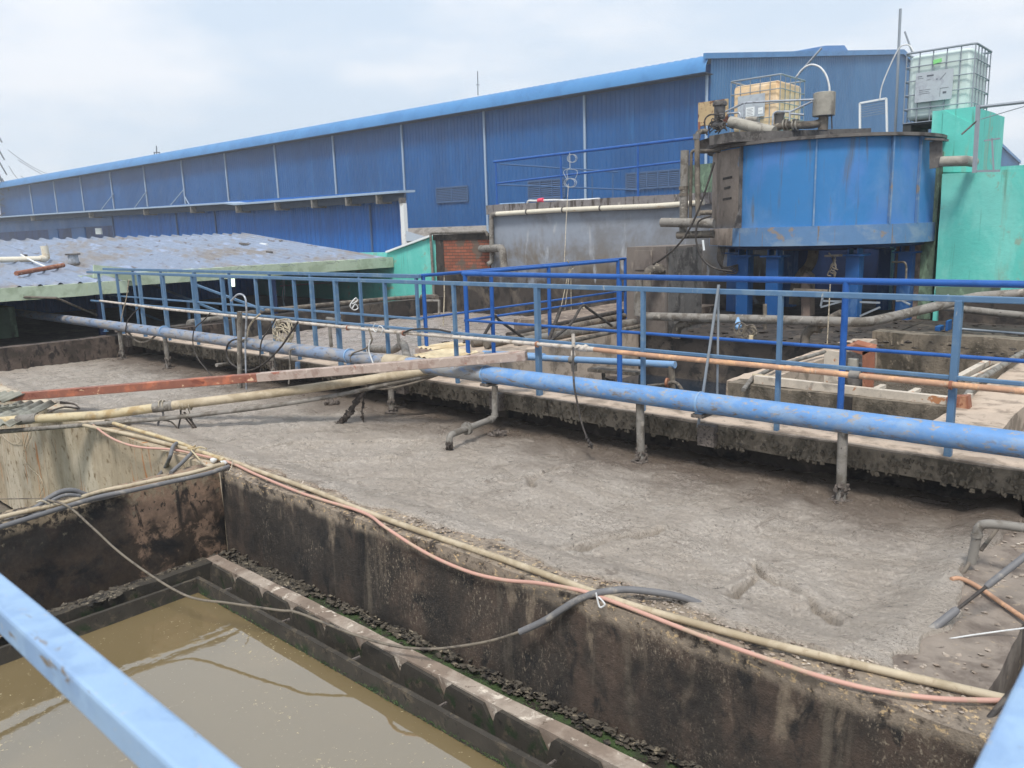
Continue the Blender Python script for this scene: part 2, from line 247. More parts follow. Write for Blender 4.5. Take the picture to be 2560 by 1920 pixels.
# ------------------------------------------------------------------ mesh building
def wloc(o):
    p = Vector((0, 0, 0))
    while o: p += o.location; o = o.parent
    return p
def tag(o, label, cat=None, group=None, kind=None):
    if label: o['label'] = label
    if cat: o['category'] = cat
    if group: o['group'] = group
    if kind: o['kind'] = kind
    return o
def thing(name, label, cat, loc=(0, 0, 0), group=None):
    o = bpy.data.objects.new(name, None); COL.objects.link(o); o.location = loc; o.empty_display_size = .2
    return tag(o, label, cat, group)
def frames(pts):
    T = []
    for i in range(len(pts)):
        a = pts[max(i-1, 0)]; b = pts[min(i+1, len(pts)-1)]; d = (b-a)
        T.append(d.normalized() if d.length > 1e-9 else Vector((1, 0, 0)))
    ref = Vector((0, 0, 1)) if abs(T[0].z) < .9 else Vector((1, 0, 0))
    n = (ref - T[0]*ref.dot(T[0])).normalized(); out = []
    for t in T:
        n = (n - t*n.dot(t))
        n = n.normalized() if n.length > 1e-6 else t.orthogonal().normalized()
        out.append((t, n, t.cross(n)))
    return out
def smooth(pts, k=6):
    pts = [Vector(p) for p in pts]
    if len(pts) < 3: return pts
    o = []
    for i in range(len(pts)-1):
        p0 = pts[i-1] if i else pts[0]*2-pts[1]; p1, p2 = pts[i], pts[i+1]
        p3 = pts[i+2] if i+2 < len(pts) else p2*2-p1
        for j in range(k):
            t = j/k
            o.append(.5*((2*p1)+(p2-p0)*t+(2*p0-5*p1+4*p2-p3)*t*t+(3*p1-p0-3*p2+p3)*t**3))
    return o+[pts[-1]]
def fillet(pts, r, k=5):
    pts = [Vector(p) for p in pts]; o = [pts[0]]
    for i in range(1, len(pts)-1):
        a, b, c = pts[i-1], pts[i], pts[i+1]
        ra = min(r, (a-b).length*.48, (c-b).length*.48)
        p, q = b+(a-b).normalized()*ra, b+(c-b).normalized()*ra
        for j in range(k+1):
            t = j/k; o.append(p*(1-t)**2+b*2*t*(1-t)+q*t*t)
    return o+[pts[-1]]
class MB:
    def __init__(s): s.v = []; s.f = []
    def box(s, a, b):
        x0, y0, z0 = a; x1, y1, z1 = b; k = len(s.v)
        s.v += [Vector(p) for p in ((x0, y0, z0), (x1, y0, z0), (x1, y1, z0), (x0, y1, z0), (x0, y0, z1), (x1, y0, z1), (x1, y1, z1), (x0, y1, z1))]
        s.f += [tuple(k+i for i in q) for q in ((0, 3, 2, 1), (4, 5, 6, 7), (0, 1, 5, 4), (1, 2, 6, 5), (2, 3, 7, 6), (3, 0, 4, 7))]; return s
    def bar(s, p, q, wd, ht, up=(0, 0, 1)):
        p, q = Vector(p), Vector(q); t = (q-p).normalized(); u = Vector(up)
        if abs(t.dot(u)) > .95: u = Vector((0, 1, 0))
        sd_ = t.cross(u).normalized(); u = sd_.cross(t).normalized(); k = len(s.v)
        for e in (p, q):
            for a, b in ((-1, -1), (1, -1), (1, 1), (-1, 1)): s.v.append(e+sd_*a*wd/2+u*b*ht/2)
        s.f += [(k+3, k+2, k+1, k), (k+4, k+5, k+6, k+7)]+[(k+i, k+(i+1) % 4, k+4+(i+1) % 4, k+4+i) for i in range(4)]; return s
    def tube(s, pts, r, n=10, caps=True, rf=None):
        pts = [Vector(p) for p in pts]; fr = frames(pts); k = len(s.v)
        for i, (p, (t, a, b)) in enumerate(zip(pts, fr)):
            rr = rf(i, len(pts)) if rf else r
            for j in range(n):
                an = 2*math.pi*j/n; s.v.append(p+a*math.cos(an)*rr+b*math.sin(an)*rr)
        for i in range(len(pts)-1):
            for j in range(n):
                s.f.append((k+i*n+j, k+i*n+(j+1) % n, k+(i+1)*n+(j+1) % n, k+(i+1)*n+j))
        if caps: s.f += [tuple(k+j for j in reversed(range(n))), tuple(k+(len(pts)-1)*n+j for j in range(n))]
        return s
    def ring(s, c, ax, r, w, t=.008, n=20):           # a band around a pipe
        ax = Vector(ax).normalized(); c = Vector(c); s.tube([c-ax*w/2, c+ax*w/2], r+t, n); return s
    def lathe(s, c, prof, n=32, a0=0, a1=2*math.pi):
        c = Vector(c); k = len(s.v); full = abs(a1-a0-2*math.pi) < 1e-6; nn = n if full else n+1
        for (r, z) in prof:
            for j in range(nn):
                an = a0+(a1-a0)*j/n; s.v.append(c+Vector((r*math.cos(an), r*math.sin(an), z)))
        for i in range(len(prof)-1):
            for j in range(n):
                s.f.append((k+i*nn+j, k+i*nn+(j+1) % nn, k+(i+1)*nn+(j+1) % nn, k+(i+1)*nn+j))
        return s
    def poly(s, pts): k = len(s.v); s.v += [Vector(p) for p in pts]; s.f.append(tuple(range(k, k+len(pts)))); return s
    def grid(s, fn, nu, nv):
        k = len(s.v)
        for i in range(nu+1):
            for j in range(nv+1): s.v.append(Vector(fn(i/nu, j/nv)))
        for i in range(nu):
            for j in range(nv):
                a = k+i*(nv+1)+j; s.f.append((a, a+nv+1, a+nv+2, a+1))
        return s
    def prism(s, pts, d):
        d = Vector(d); k = len(s.v); n = len(pts); s.v += [Vector(p) for p in pts]+[Vector(p)+d for p in pts]
        s.f += [tuple(range(k, k+n)), tuple(reversed(range(k+n, k+2*n)))]+[(k+(i+1) % n, k+i, k+n+i, k+n+(i+1) % n) for i in range(n)]; return s
    def blob(s, c, r, sx=1, sy=1, sz=1, n=7, m_=5, seed=0, amp=.3):
        c = Vector(c); k = len(s.v)
        for i in range(m_+1):
            th = math.pi*i/m_
            for j in range(n):
                ph = 2*math.pi*j/n; d = Vector((math.sin(th)*math.cos(ph), math.sin(th)*math.sin(ph), math.cos(th)))
                q = r*(1+amp*mn.noise(d*1.7+Vector((seed*3.1, seed*1.7, 0)))*2)
                s.v.append(c+Vector((d.x*sx, d.y*sy, d.z*sz))*q)
        for i in range(m_):
            for j in range(n): s.f.append((k+i*n+j, k+(i+1)*n+j, k+(i+1)*n+(j+1) % n, k+i*n+(j+1) % n))
        return s
    def build(s, name, mname, parent=None, sm=False, bevel=0, label=None):
        if parent: org = wloc(parent)
        else:
            n = len(s.v); org = Vector((sum(v.x for v in s.v)/n, sum(v.y for v in s.v)/n, min(v.z for v in s.v)))
        me = bpy.data.meshes.new(name); me.from_pydata([v-org for v in s.v], [], s.f); me.materials.append(MATS[mname])
        me.validate(); me.update()
        if sm:
            me.polygons.foreach_set('use_smooth', [True]*len(me.polygons))
            try: me.set_sharp_from_angle(angle=math.radians(50))
            except Exception: pass
        o = bpy.data.objects.new(name, me); COL.objects.link(o)
        if parent: o.parent = parent
        else: o.location = org
        if bevel:
            b = o.modifiers.new('b', 'BEVEL'); b.width = bevel; b.segments = 2; b.limit_method = 'ANGLE'
        if label: o['label'] = label
        return o
def tube_thing(name, label, cat, pts, r, mname, group=None, n=10, sm=True):
    return tag(MB().tube(pts, r, n).build(name, mname, sm=True), label, cat, group)
def rough_box(a, b, cell=.12, amp=.012, seed=0, top_only=False):
    """box of six gridded faces whose surface wanders a little, like old cast concrete"""
    mb = MB(); a, b = Vector(a), Vector(b); d = b-a
    def disp(p):
        q = p*2.1; e = Vector((mn.noise(q+Vector((seed, 0, 0))), mn.noise(q+Vector((0, 31+seed, 0))), mn.noise(q+Vector((0, 0, 57+seed)))))*amp
        q = p*9; e += Vector((mn.noise(q), mn.noise(q+Vector((9, 9, 9))), mn.noise(q+Vector((5, 1, 7)))))*amp*.5
        return p+e
    def face(o, u, v):
        nu = max(1, min(110, int(u.length/cell))); nv = max(1, min(110, int(v.length/cell)))
        mb.grid(lambda s_, t_: disp(o+u*s_+v*t_), nu, nv)
    X, Y, Z = Vector((d.x, 0, 0)), Vector((0, d.y, 0)), Vector((0, 0, d.z))
    face(a+Z, X, Y); face(a, Y, X); face(a, X, Z); face(a+Y, Z, X); face(a, Z, Y); face(a+X, Y, Z)
    return mb
mat('weir_plate', (58, 54, 48), [((84, 76, 64), (12, 12, 12), .52, .64), ((34, 50, 28), (6, 6, 6), .52, .62, -.93, -1.0), ((36, 34, 32), (24, 24, 24), .58, .66)], .85, .003, 90)
mat('algae', (50, 54, 40), [((62, 80, 46), (5, 5, 5), .42, .56), ((52, 46, 40), (4, 4, 4), .52, .62), ((96, 86, 70), (30, 30, 30), .66, .72)], .8, .010, 70)
# ================================================================== SETTING: ground, tanks, liquids
g = MB().box((-210, -60, -2.2), (95, 185, -2.0)).build('ground', 'ground'); tag(g, 'dusty industrial ground around the tanks', kind='structure')
WT, SL, WW = -0.30, -0.36, -0.98
# creases where the froth has folded: polylines measured in the photograph, laid on the sludge level
CREASE = [[(1330, 1222), (1332, 1200), (1350, 1185), (1380, 1178), (1415, 1174)], [(1880, 1418), (1915, 1440), (1970, 1475), (2040, 1510), (2070, 1545), (2090, 1580)],
          [(1825, 1510), (1840, 1485), (1875, 1470), (1895, 1452)], [(1390, 1390), (1460, 1372), (1560, 1345), (1650, 1328)], [(640, 1130), (760, 1110), (900, 1105), (1060, 1108)], [(700, 1165), (860, 1148), (1000, 1150)]]
CREASE = [[P(a, b, z=SL) for a, b in c] for c in CREASE]
SEG = [(c[i], c[i+1]) for c in CREASE for i in range(len(c)-1)]
def crease(x, y):
    d = 9
    for a, b in SEG:
        if min(a.x, b.x)-.3 < x < max(a.x, b.x)+.3 and min(a.y, b.y)-.3 < y < max(a.y, b.y)+.3:
            ex, ey = b.x-a.x, b.y-a.y; t = max(0, min(1, ((x-a.x)*ex+(y-a.y)*ey)/(ex*ex+ey*ey)))
            d = min(d, math.hypot(x-a.x-ex*t, y-a.y-ey*t))
    return d
def sludge_z(x, y, lv, near=True):
    p = Vector((x, y, 0))
    z = lv + .020*mn.noise(p*.9) + .014*mn.noise(p*3.1+Vector((4, 2, 0)))
    if near:
        z += .010*mn.noise(Vector((x*9+y*3, y*17-x*2, 1))) + .007*mn.noise(p*33)
        c = crease(x+.05*mn.noise(p*6), y+.05*mn.noise(p*6+Vector((7, 7, 0))))
        q_ = .75+.7*mn.noise(Vector((x*5, y*5, 9))); z -= .085*q_*math.exp(-(c/(.011+.013*q_))**2); z += .018*math.exp(-((c-.06)/.05)**2)
        f_ = mn.noise(p*.8+Vector((1, 5, 2)))*7+x*1.2+y*4; z += .0055*math.sin(f_*2.3+3*mn.noise(p*2.2))
    return z
def spill(x, y):
    e = 3.335-y+.07*mn.noise(Vector((x*1.7, 3, 0)))+.05*mn.noise(Vector((x*6, y*6, 4)))
    return e
mb = MB(); xs = []; x = -.62
while x > -14.05: xs.append(x); x -= .0115*max(1, (abs(x)+2.2)/4.2)
xs.append(-14.05); ys = [3.16+.0145*i for i in range(202)]
for x in xs:
    for y in ys:
        z = sludge_z(x, y, SL)
        if y < 3.62:
            t = max(0, min(1, (3.62-y)/.24)); z = z*(1-t)+(WT+.018+.35*(z-SL))*t
            e = spill(x, y); z -= .10*max(0, min(1, (e-.06)/.05))
        if x > -1.20:
            t = max(0, min(1, (x+1.20)/.22)); z = max(z, z*(1-t)+(WT+.024+.35*(sludge_z(x, y, SL)-SL))*t) if y > 3.4 else z
            e = x+.90+.10*mn.noise(Vector((y*1.4, 7, 0)))+.06*mn.noise(Vector((x*7, y*7, 4))); z -= .14*max(0, min(1, (e-.02)/.05))
        mb.v.append(Vector((x, y, z)))
n_ = len(ys)
for i in range(len(xs)-1):
    for j in range(n_-1): mb.f.append((i*n_+j, i*n_+j+1, (i+1)*n_+j+1, (i+1)*n_+j))
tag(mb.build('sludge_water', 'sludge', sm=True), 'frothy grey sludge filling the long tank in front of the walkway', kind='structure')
mb = MB().grid(lambda s, t: (-14.1+6.9*s, 6.35+7.2*t, sludge_z(-14.1+6.9*s, 6.35+7.2*t, -.34, False)+.02*mn.noise(Vector((s*60, t*60, 0)))), 150, 150)
tag(mb.build('sludge_water', 'sludge_far', sm=True), 'frothy sludge in the second tank beyond the walkway', kind='structure')
tag(MB().box((-5.60, 2.51, -1.3), (3, 2.70, -1.05)).build('water', 'gap_water'), 'dark green water in the narrow trough behind the baffle', kind='structure')
tag(MB().box((-5.42, -3, -1.3), (3, 2.48, WW)).build('water', 'clarifier_water'), 'murky brown water in the clarifier with floating specks', kind='structure')
tag(MB().box((-6.6, 5.9, -.9), (-3.4, 9.95, -.60)).build('water', 'pool_water'), 'dark water in the pit behind the walkway', kind='structure')
tag(MB().grid(lambda s, t: (-3.42+1.8*s, 7.38+3.6*t, -.42+.03*mn.noise(Vector((s*14, t*24, 0)))), 60, 90).build('sludge_water', 'sludge_brown', sm=True), 'pebbly scum inside the framed pit on the right', kind='structure')
def wall(name, label, cat, a, b, m_, cell=.12, amp=.012, seed=0, group=None):
    return tag(rough_box(a, b, cell, amp, seed).build(name, m_, sm=True), label, cat, group)
wall('tank_wall', 'dark mossy concrete wall between the clarifier and the sludge tank', 'wall', (-6.0, 3.04, -1.6), (1.2, 3.34, WT), 'mossy_wall', .055, .016, 1)
mat('ledge', (132, 122, 112), [((104, 94, 86), (3, 3, 3), .45, .6), ((156, 140, 118), (16, 16, 16), .60, .68), ((84, 76, 70), (24, 24, 24), .6, .7)], .9, .003, 60, bump2=.004, b2scale=14)
wall('tank_wall', 'rust-streaked beige concrete wall behind the hoses at left', 'wall', (-14.2, 3.05, -1.9), (-6.02, 3.34, WT-.003), 'beige_wall', .08, .014, 2)
wall('tank_wall', 'dark side wall of the clarifier with a tan rust stain at its corner', 'wall', (-6.35, -2.6, -1.7), (-6.05, 3.06, WT-.006), 'mossy_side', .06, .014, 3)
wall('tank_wall', 'gritty concrete wall closing the sludge tank at far right', 'wall', (-.97, 3.3, -1.6), (-.57, 5.6, WT+.006), 'ledge', .05, .014, 4)
wall('tank_wall', 'brown end wall of the sludge tank below the pale green gutter', 'wall', (-14.25, -1, -1.6), (-14.0, 7.5, .0), 'end_wall', .08, .012, 5)
mat('slab_growth', (104, 96, 84), [((72, 66, 58), (9, 9, 9), .5, .6)], .95, .006, 60)
wk = thing('walkway', 'pale concrete walkway slab with a ragged mossy edge over the sludge', 'walkway', (-5, 5.9, -.14))
rough_box((-14.0, 5.57, -.150), (1.5, 6.38, 0), .045, .011, 6).build('slab', 'concrete_face', wk, sm=True)
rough_box((-14.0, 5.585, -.05), (1.5, 6.37, .012), .07, .006, 7).build('top_screed', 'walk_top', wk, sm=True)
mb = MB()                                                        # grit and growth hanging off the slab edge
for i in range(1500):
    x = -random.random()**1.3*13; mb.blob((x, 5.562+random.uniform(-.012, .01), random.uniform(-.165, -.015)), random.uniform(.006, .019), 1, .7, 1.2, 5, 3, i, .5)
mb.build('edge_growth', 'slab_growth', wk)
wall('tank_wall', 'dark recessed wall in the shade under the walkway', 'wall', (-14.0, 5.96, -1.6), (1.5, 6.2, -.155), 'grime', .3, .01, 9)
wall('cross_walk', 'dirty concrete crosswalk leading back from the walkway under old pipes', 'walkway', (-7.34, 6.385, -.8), (-6.45, 9.95, .10), 'walk_top', .12, .02, 10)
wall('tank_wall', 'low grimy wall with a pipe on it behind the second sludge tank', 'wall', (-14.5, 6.4, -1.2), (-14.2, 13.6, .02), 'dark_wall', .12, .014, 11)
wall('cross_walk', 'wider dirty concrete landing behind the crosswalk before the grey tank', 'walkway', (-8.9, 9.9, -.8), (-6.94, 13.4, .10), 'dirt', .14, .02, 18)
wall('tank_wall', 'dark grimy footing below the brick and grey walls', 'wall', (-14.6, 13.35, -1.2), (-6.6, 13.62, .32), 'dark_wall', .14, .02, 12)
sb = wall('concrete_slab', 'grimy concrete floor carrying the pipes below the blue tower', 'slab', (-6.92, 9.9, -1.4), (-3.45, 26, .0), 'grime', .16, .02, 13)
wall('concrete_slab', 'grimy concrete floor at the foot of the mint green wall', 'slab', (-3.43, 11.18, -1.4), (6, 26, .0), 'grime', .22, .02, 19)
wall('tank_wall', 'stained concrete wall behind the framed pit, below the green wall', 'wall', (-3.5, 10.9, -1.2), (3, 11.2, .10), 'concrete_face', .09, .016, 14)
wall('tank_wall', 'concrete kerb wall carrying the rusty steel frame', 'wall', (-3.6, 7.10, -1.2), (-1.62, 7.36, .02), 'concrete_face', .06, .012, 15)
wall('tank_wall', 'gritty cream wall running back from the walkway at right edge', 'wall', (-1.62, 6.38, -1.2), (-1.18, 10.9, .015), 'walk_top', .07, .014, 16)
wall('tank_wall', 'pit wall under the slanting grey conduit by the motor cabinet', 'wall', (-3.72, 7.3, -1.2), (-3.42, 10.9, .0), 'walk_top', .08, .014, 17)
# clarifier weirs
tr = thing('overflow_trough', 'concrete overflow trough with notched dark weir along the long wall', 'trough', (-3, 2.7, -1.2))
rough_box((-5.44, 2.478, -1.35), (2.5, 2.508, -.87), .05, .004, 20).build('scum_baffle', 'weir_plate', tr, sm=True)
rough_box((-5.72, 2.705, -1.35), (2.5, 2.80, -.872), .04, .006, 21).build('kerb', 'concrete_top', tr, sm=True)
mb = MB(); x = -5.62
while x < 2.4:
    mb.prism([(x, 2.700, -1.12), (x+.37, 2.700, -1.12), (x+.37, 2.700, -.985), (x+.35, 2.700, -.965), (x+.30, 2.700, -.885), (x+.05, 2.700, -.874), (x+.02, 2.700, -.90), (x, 2.700, -.965)], (0, -.022, 0)); x += .372
mb.build('notched_weir', 'weir_plate', tr)
for k in range(9):
    MB().bar((-5.1+.74*k, 2.50, -.885), (-5.1+.74*k, 2.575, -.89), .012, .012).build('spacer', 'clump_grey', tr)
rough_box((-5.72, 2.79, -1.35), (2.5, 3.06, -1.0), .04, .012, 22).build('gutter_floor', 'algae', tr, sm=True)
ts = thing('overflow_trough', 'dark overflow trough with flaking scum along the shaded side wall', 'trough', (-5.5, 1, -1.2))
rough_box((-5.445, -2, -1.35), (-5.415, 2.478, -.872), .05, .004, 23).build('scum_baffle', 'weir_plate', ts, sm=True)
rough_box((-5.70, -2, -1.35), (-5.62, 2.705, -.875), .05, .006, 24).build('kerb', 'weir_plate', ts, sm=True)
rough_box((-6.06, -2, -1.35), (-5.70, 2.79, -1.0), .05, .012, 25).build('gutter_floor', 'grime', ts, sm=True)
mb = MB()
for i in range(1500):
    x = random.uniform(-5.9, .9); dn = .5+mn.noise(Vector((x*2.3, 0, 0)))
    if random.random() > dn+.25: continue
    y = 3.03-abs(random.gauss(0, .03)); mb.blob((x, y, -.99+random.uniform(0, .05)*(1-(3.03-y)*6)), random.uniform(.005, .019), random.uniform(.8, 1.9), random.uniform(.7, 1.5), random.uniform(.2, .6), 6, 4, i, .9)
for i in range(900):
    x = -6.0+abs(random.gauss(0, .12)); mb.blob((x, random.uniform(-.2, 3.0), -.985), random.uniform(.006, .022), 1.2, 1, .5, 6, 4, i, .6)
for i in range(700):
    mb.blob((random.uniform(-5.75, -5.0)+random.random()*.3, 2.88+random.gauss(0, .06), -.975), random.uniform(.008, .03), 1.3, 1, .5, 6, 4, i, .7)
for i in range(160):
    a = random.choice([1.25, 1.9]); mb.blob((-5.66+random.gauss(0, .03), a+random.gauss(0, .10), -.872), random.uniform(.010, .028), 1, 1.2, .35, 6, 4, i, .7)
tag(mb.build('dried_scum', 'debris', sm=True), 'flaking dried scum heaped along the foot of the clarifier walls', 'scum', kind='stuff')
mb = MB()
for i in range(9000):
    x = random.uniform(-5.6, 1.4)
    if random.random() < .75: y = random.gauss(2.885, .04); z = -.995; x = random.uniform(-4.6, 1.4)
    elif random.random() < .6: y = 2.474; z = random.uniform(-.985, -.955)
    else: y = 2.7; x = random.uniform(-5.6, 1); z = -.98
    if not 2.46 < y < 3.0: continue
    a = random.uniform(0, 6.28); L = random.uniform(.008, .024); d = Vector((math.cos(a)*L, math.sin(a)*L*.6, random.uniform(.004, .014)))
    p = Vector((x, y, z)); q = Vector((-d.y, d.x, 0))*.18; mb.poly([p-q, p+q, p+d])
mat('algae_leaf', (70, 92, 50), [((52, 70, 40), (9, 9, 9), .5, .6)], .7, var=.3)
tag(mb.build('algae_tufts', 'algae_leaf'), 'green algae growing in the gutter and on the waterline', 'algae', kind='stuff')
mb = MB()                                        # dry grit splashed on top of the long wall
for i in range(2600):
    x = -random.uniform(.6, 6.0); y = 3.34-abs(random.gauss(0, .06)) if random.random() < .7 else random.uniform(3.06, 3.34)
    mb.blob((x, y, WT+.004), random.uniform(.003, .010), 1.3, 1, .5, 5, 3, i, .6)
for i in range(90): mb.blob((random.uniform(-.96, -.6), random.uniform(3.3, 5.4), WT+.01), random.uniform(.004, .013), 1.3, 1, .5, 5, 3, i, .6)
tag(mb.build('dry_grit', 'concrete_top', sm=True), 'crumbs of dried sludge scattered on the tank wall tops', 'grit', kind='stuff')
# ================================================================== PIPES AND RAILINGS ON THE WALKWAY
PY = 5.42
mat('pipe_caked', (150, 152, 154), [((120, 144, 180), (4, 9, 9), .50, .64), ((128, 120, 112), (9, 18, 18), .52, .64)], .65, .001, 80, var=.1)
bp = thing('sludge_pipe', 'thick blue sludge pipe caked with dust running the length of the walkway', 'pipe', (-5, PY, .2))
MB().tube([(-23, PY, .18), (-9.2, PY, .19), (-6.72, PY, .20)], .076, 20).build('pipe_run', 'pipe_dirty_blue', bp, sm=True, label='dirty greyish far length of the pipe')
XJ = P(1213, 935, y=PY).x
MB().tube([(-6.40, PY, .201), (XJ, PY, .205)], .080, 24).build('pipe_run', 'pipe_caked', bp, sm=True, label='grey caked middle length of the pipe')
MB().tube([(XJ, PY, .205), (-2, PY, .207), (1.6, PY, .212)], .080, 24).build('pipe_run', 'pipe_blue', bp, sm=True)
MB().tube([(-6.74, PY, .200), (-6.58, PY, .201), (-6.38, PY, .201)], .088, 24, rf=lambda i, n: (.082, .087, .083)[i]).build('coupling', 'pvc_beige', bp, sm=True)
for px_ in (419, 875, 1213, 1752):
    x = P(px_, 900, y=PY).x; s_ = MB().ring((x, PY, .205), (1, 0, 0), .080, .016, .006, 24); s_.box((x-.03, PY-.03, .10), (x+.03, PY+.03, .13)).build('clamp', 'light_blue_pipe', bp, sm=True)
for px_, zb in ((430, -.40), (690, -.18), (978, -.42), (1600, -.42), (2111, -.44), (320, -.40)):
    x = P(px_, 1000, y=PY).x
    d = MB().tube([(x, PY, .15), (x+.005, PY, -.15), (x+.01, PY, zb)], .034, 14).build('drop_pipe', 'pvc_grey', bp, sm=True)
    c = MB()
    for i in range(46): a = random.random()*6.28; c.blob((x+.01+math.cos(a)*.036, PY+math.sin(a)*.036, random.uniform(zb-.02, zb+.20)), random.uniform(.008, .02), 1, 1, 1.2, 6, 4, i, .6)
    for i in range(26): a = random.random()*6.28; rr = random.uniform(.04, .075); c.blob((x+math.cos(a)*rr, PY+math.sin(a)*rr, SL+.006), random.uniform(.012, .024), 1, 1, .5, 6, 4, i, .6)
    c.build('sludge_crust', 'clump_grey', d, sm=True)
for px_ in (330, 1000, 1235, 1765):
    x = P(px_, 980, y=5.5).x
    MB().box((x-.07, 5.50, -.16), (x+.07, 5.575, .005)).box((x-.05, 5.36, .095), (x+.05, 5.56, .12)).build('bracket', 'clump_grey', bp)
ov = thing('outlet_pipe', 'grey elbowed outlet with a round flange dripping sludge below the blue pipe', 'outlet', (-5.1, 5.3, -.1))
a = P(1237, 965, y=5.40); b = P(1237, 1045, y=5.40); c = P(1123, 1088, z=b.z+.005); e = P(1122, 1135, x=c.x, y=None) if False else Vector((c.x, c.y, c.z-.10))
MB().tube(fillet([a, b, c+(b-c)*.0, e], .05), .030, 14).build('bend', 'pvc_grey', ov, sm=True)
dr = (c-b).normalized(); fl = b+(c-b)*.62
MB().ring(fl, dr, .042, .012, .018, 20).build('flange', 'pvc_grey', ov, sm=True); MB().ring(fl+dr*.022, dr, .040, .010, .016, 20).build('flange', 'pvc_grey', ov, sm=True)
MB().ring(b+Vector((0, 0, .03)), (0, 0, 1), .03, .03, .006).ring(b+dr*.07, dr, .03, .03, .006).build('socket', 'pvc_grey', ov, sm=True)
mb = MB()
for i in range(70): mb.blob(e+Vector((random.gauss(0, .012), random.gauss(0, .012), .045-random.random()*.15)), random.uniform(.009, .02), 1, 1, 1.3, 6, 4, i, .6)
mb.build('sludge_crust', 'clump', ov, sm=True)

def railing(name, label, loc, posts, z0, zt, rails, m_, axis, wd, tube=False, group=None, pw=None):
    """axis 'x' or 'y'; posts: positions along it; fixed: other coordinate; rails: [(z, from, to, thickness)]"""
    t = thing(name, label, 'railing', loc, group); fx = loc[1] if axis == 'x' else loc[0]
    pt = (lambda s, z: (s, fx, z)) if axis == 'x' else (lambda s, z: (fx, s, z))
    for i, s in enumerate(posts):
        mb = MB(); zz = z0
        wd_ = (pw or wd)*(1.0 if tube else (1.35 if i % 3 == 2 else 1.0))
        (mb.tube([pt(s, zz), pt(s, zt)], wd_/2, 12) if tube else mb.bar(pt(s, zz), pt(s, zt-.02), wd_*.8, wd_))
        mb.box(tuple(Vector(pt(s, zz))-Vector((.04, .04, .0))), tuple(Vector(pt(s, zz))+Vector((.04, .04, .008))))
        mb.build('post', m_, t, sm=tube, bevel=0 if tube else .004)
    for (z, s0, s1, th) in rails:
        mb = MB(); (mb.tube([pt(s0, z), pt(s1, z)], th/2, 14) if tube else mb.bar(pt(s0, z), pt(s1, z), th, th))
        mb.build('top_rail' if z > zt-.1 else 'mid_rail', m_, t, sm=tube, bevel=0 if tube else .005)
    return t
NP = [1.0, -.1]+[P(a, b, y=5.65).x for a, b in ((2400, 735), (1953, 720), (1608, 712), (1342, 706), (1133, 700), (960, 696), (837, 692), (733, 689), (637, 686), (553, 683), (478, 681), (406, 679), (345, 678), (290, 677), (245, 676))]
railing('railing', 'dusty blue square-tube railing along the front edge of the walkway', (-5, 5.65, 0), NP, 0, 1.05, [(1.04, -15.3, 1.4, .040), ((P(*(960, 816), y=5.65).z+P(*(2499, 956), y=5.65).z)/2, -15.3, 1.4, .028)], 'rail_dusty', 'x', .040)
BY = 6.36
railing('railing', 'dusty blue railing along the far edge of the walkway at left', (-12, BY, 0), [P(a, b, y=BY).x for a, b in ((1040, 690), (898, 683), (776, 680), (672, 677), (571, 675), (484, 673), (400, 671), (330, 670))], 0, 1.06, [(1.045, -16.4, -7.2, .045), ((P(*(417, 751), y=BY).z+P(*(1033, 794), y=BY).z)/2, -16.4, -7.2, .028)], 'rail_dusty', 'x', .040)
cx_ = P(1157, 683, y=BY).x
xr = [P(1163, 700, y=BY).x, P(1548, 720, y=BY).x, P(2113, 760, y=BY).x, -0.3, 1.0]
railing('railing', 'bright blue round-tube railing crossing in front of the tower pit', (-4, BY, 0), xr, -.02, 1.09, [(1.085, cx_, 1.4, .052), ((P(*(1174, 801), y=BY).z+P(*(2499, 899), y=BY).z)/2, cx_, 1.4, .030)], 'rail_bright', 'x', .052, True)
yR = P(1545, 660, x=cx_).y; 
railing('railing', 'bright blue railing on the near side of the crosswalk', (cx_, 9, 0), [P(1228, 700, x=cx_).y, P(1372, 700, x=cx_).y, yR], .09, 1.09, [(1.085, BY, yR, .042), ((P(*(1173, 799), x=cx_).z+P(*(1538, 748), x=cx_).z)/2, BY, yR, .030)], 'rail_bright', 'y', .05, True)
cl_ = P(1045, 690, y=BY).x; yL = P(1563, 652, x=cl_).y
railing('railing', 'bright blue railing on the left side of the crosswalk', (cl_, 9.5, 0), [BY+.08, yL], .09, 1.06, [(1.05, BY, yL, .042), ((P(*(1080, 790), x=cl_).z+P(*(1560, 729), x=cl_).z)/2, BY, yL, .030)], 'rail_bright', 'y', .05, True)
st = thing('stair_rail', 'dusty blue sloping stair handrail seen between the left railing posts', 'railing', (-15, 8, -.5))
for (a, b) in (((326, 690), (600, 800)), ((322, 770), (470, 830)), ((430, 690), (660, 775))):
    MB().bar(P(*a, y=8.2), P(*b, y=8.2), .04, .04).build('handrail', 'rail_dusty', st)
for q in ((250, 700, 745), (305, 690, 800), (470, 755, 880)):
    MB().bar(P(q[0], q[1], y=8.2), P(q[0]+8, q[2], y=8.2), .045, .045).build('post', 'rail_dusty', st)
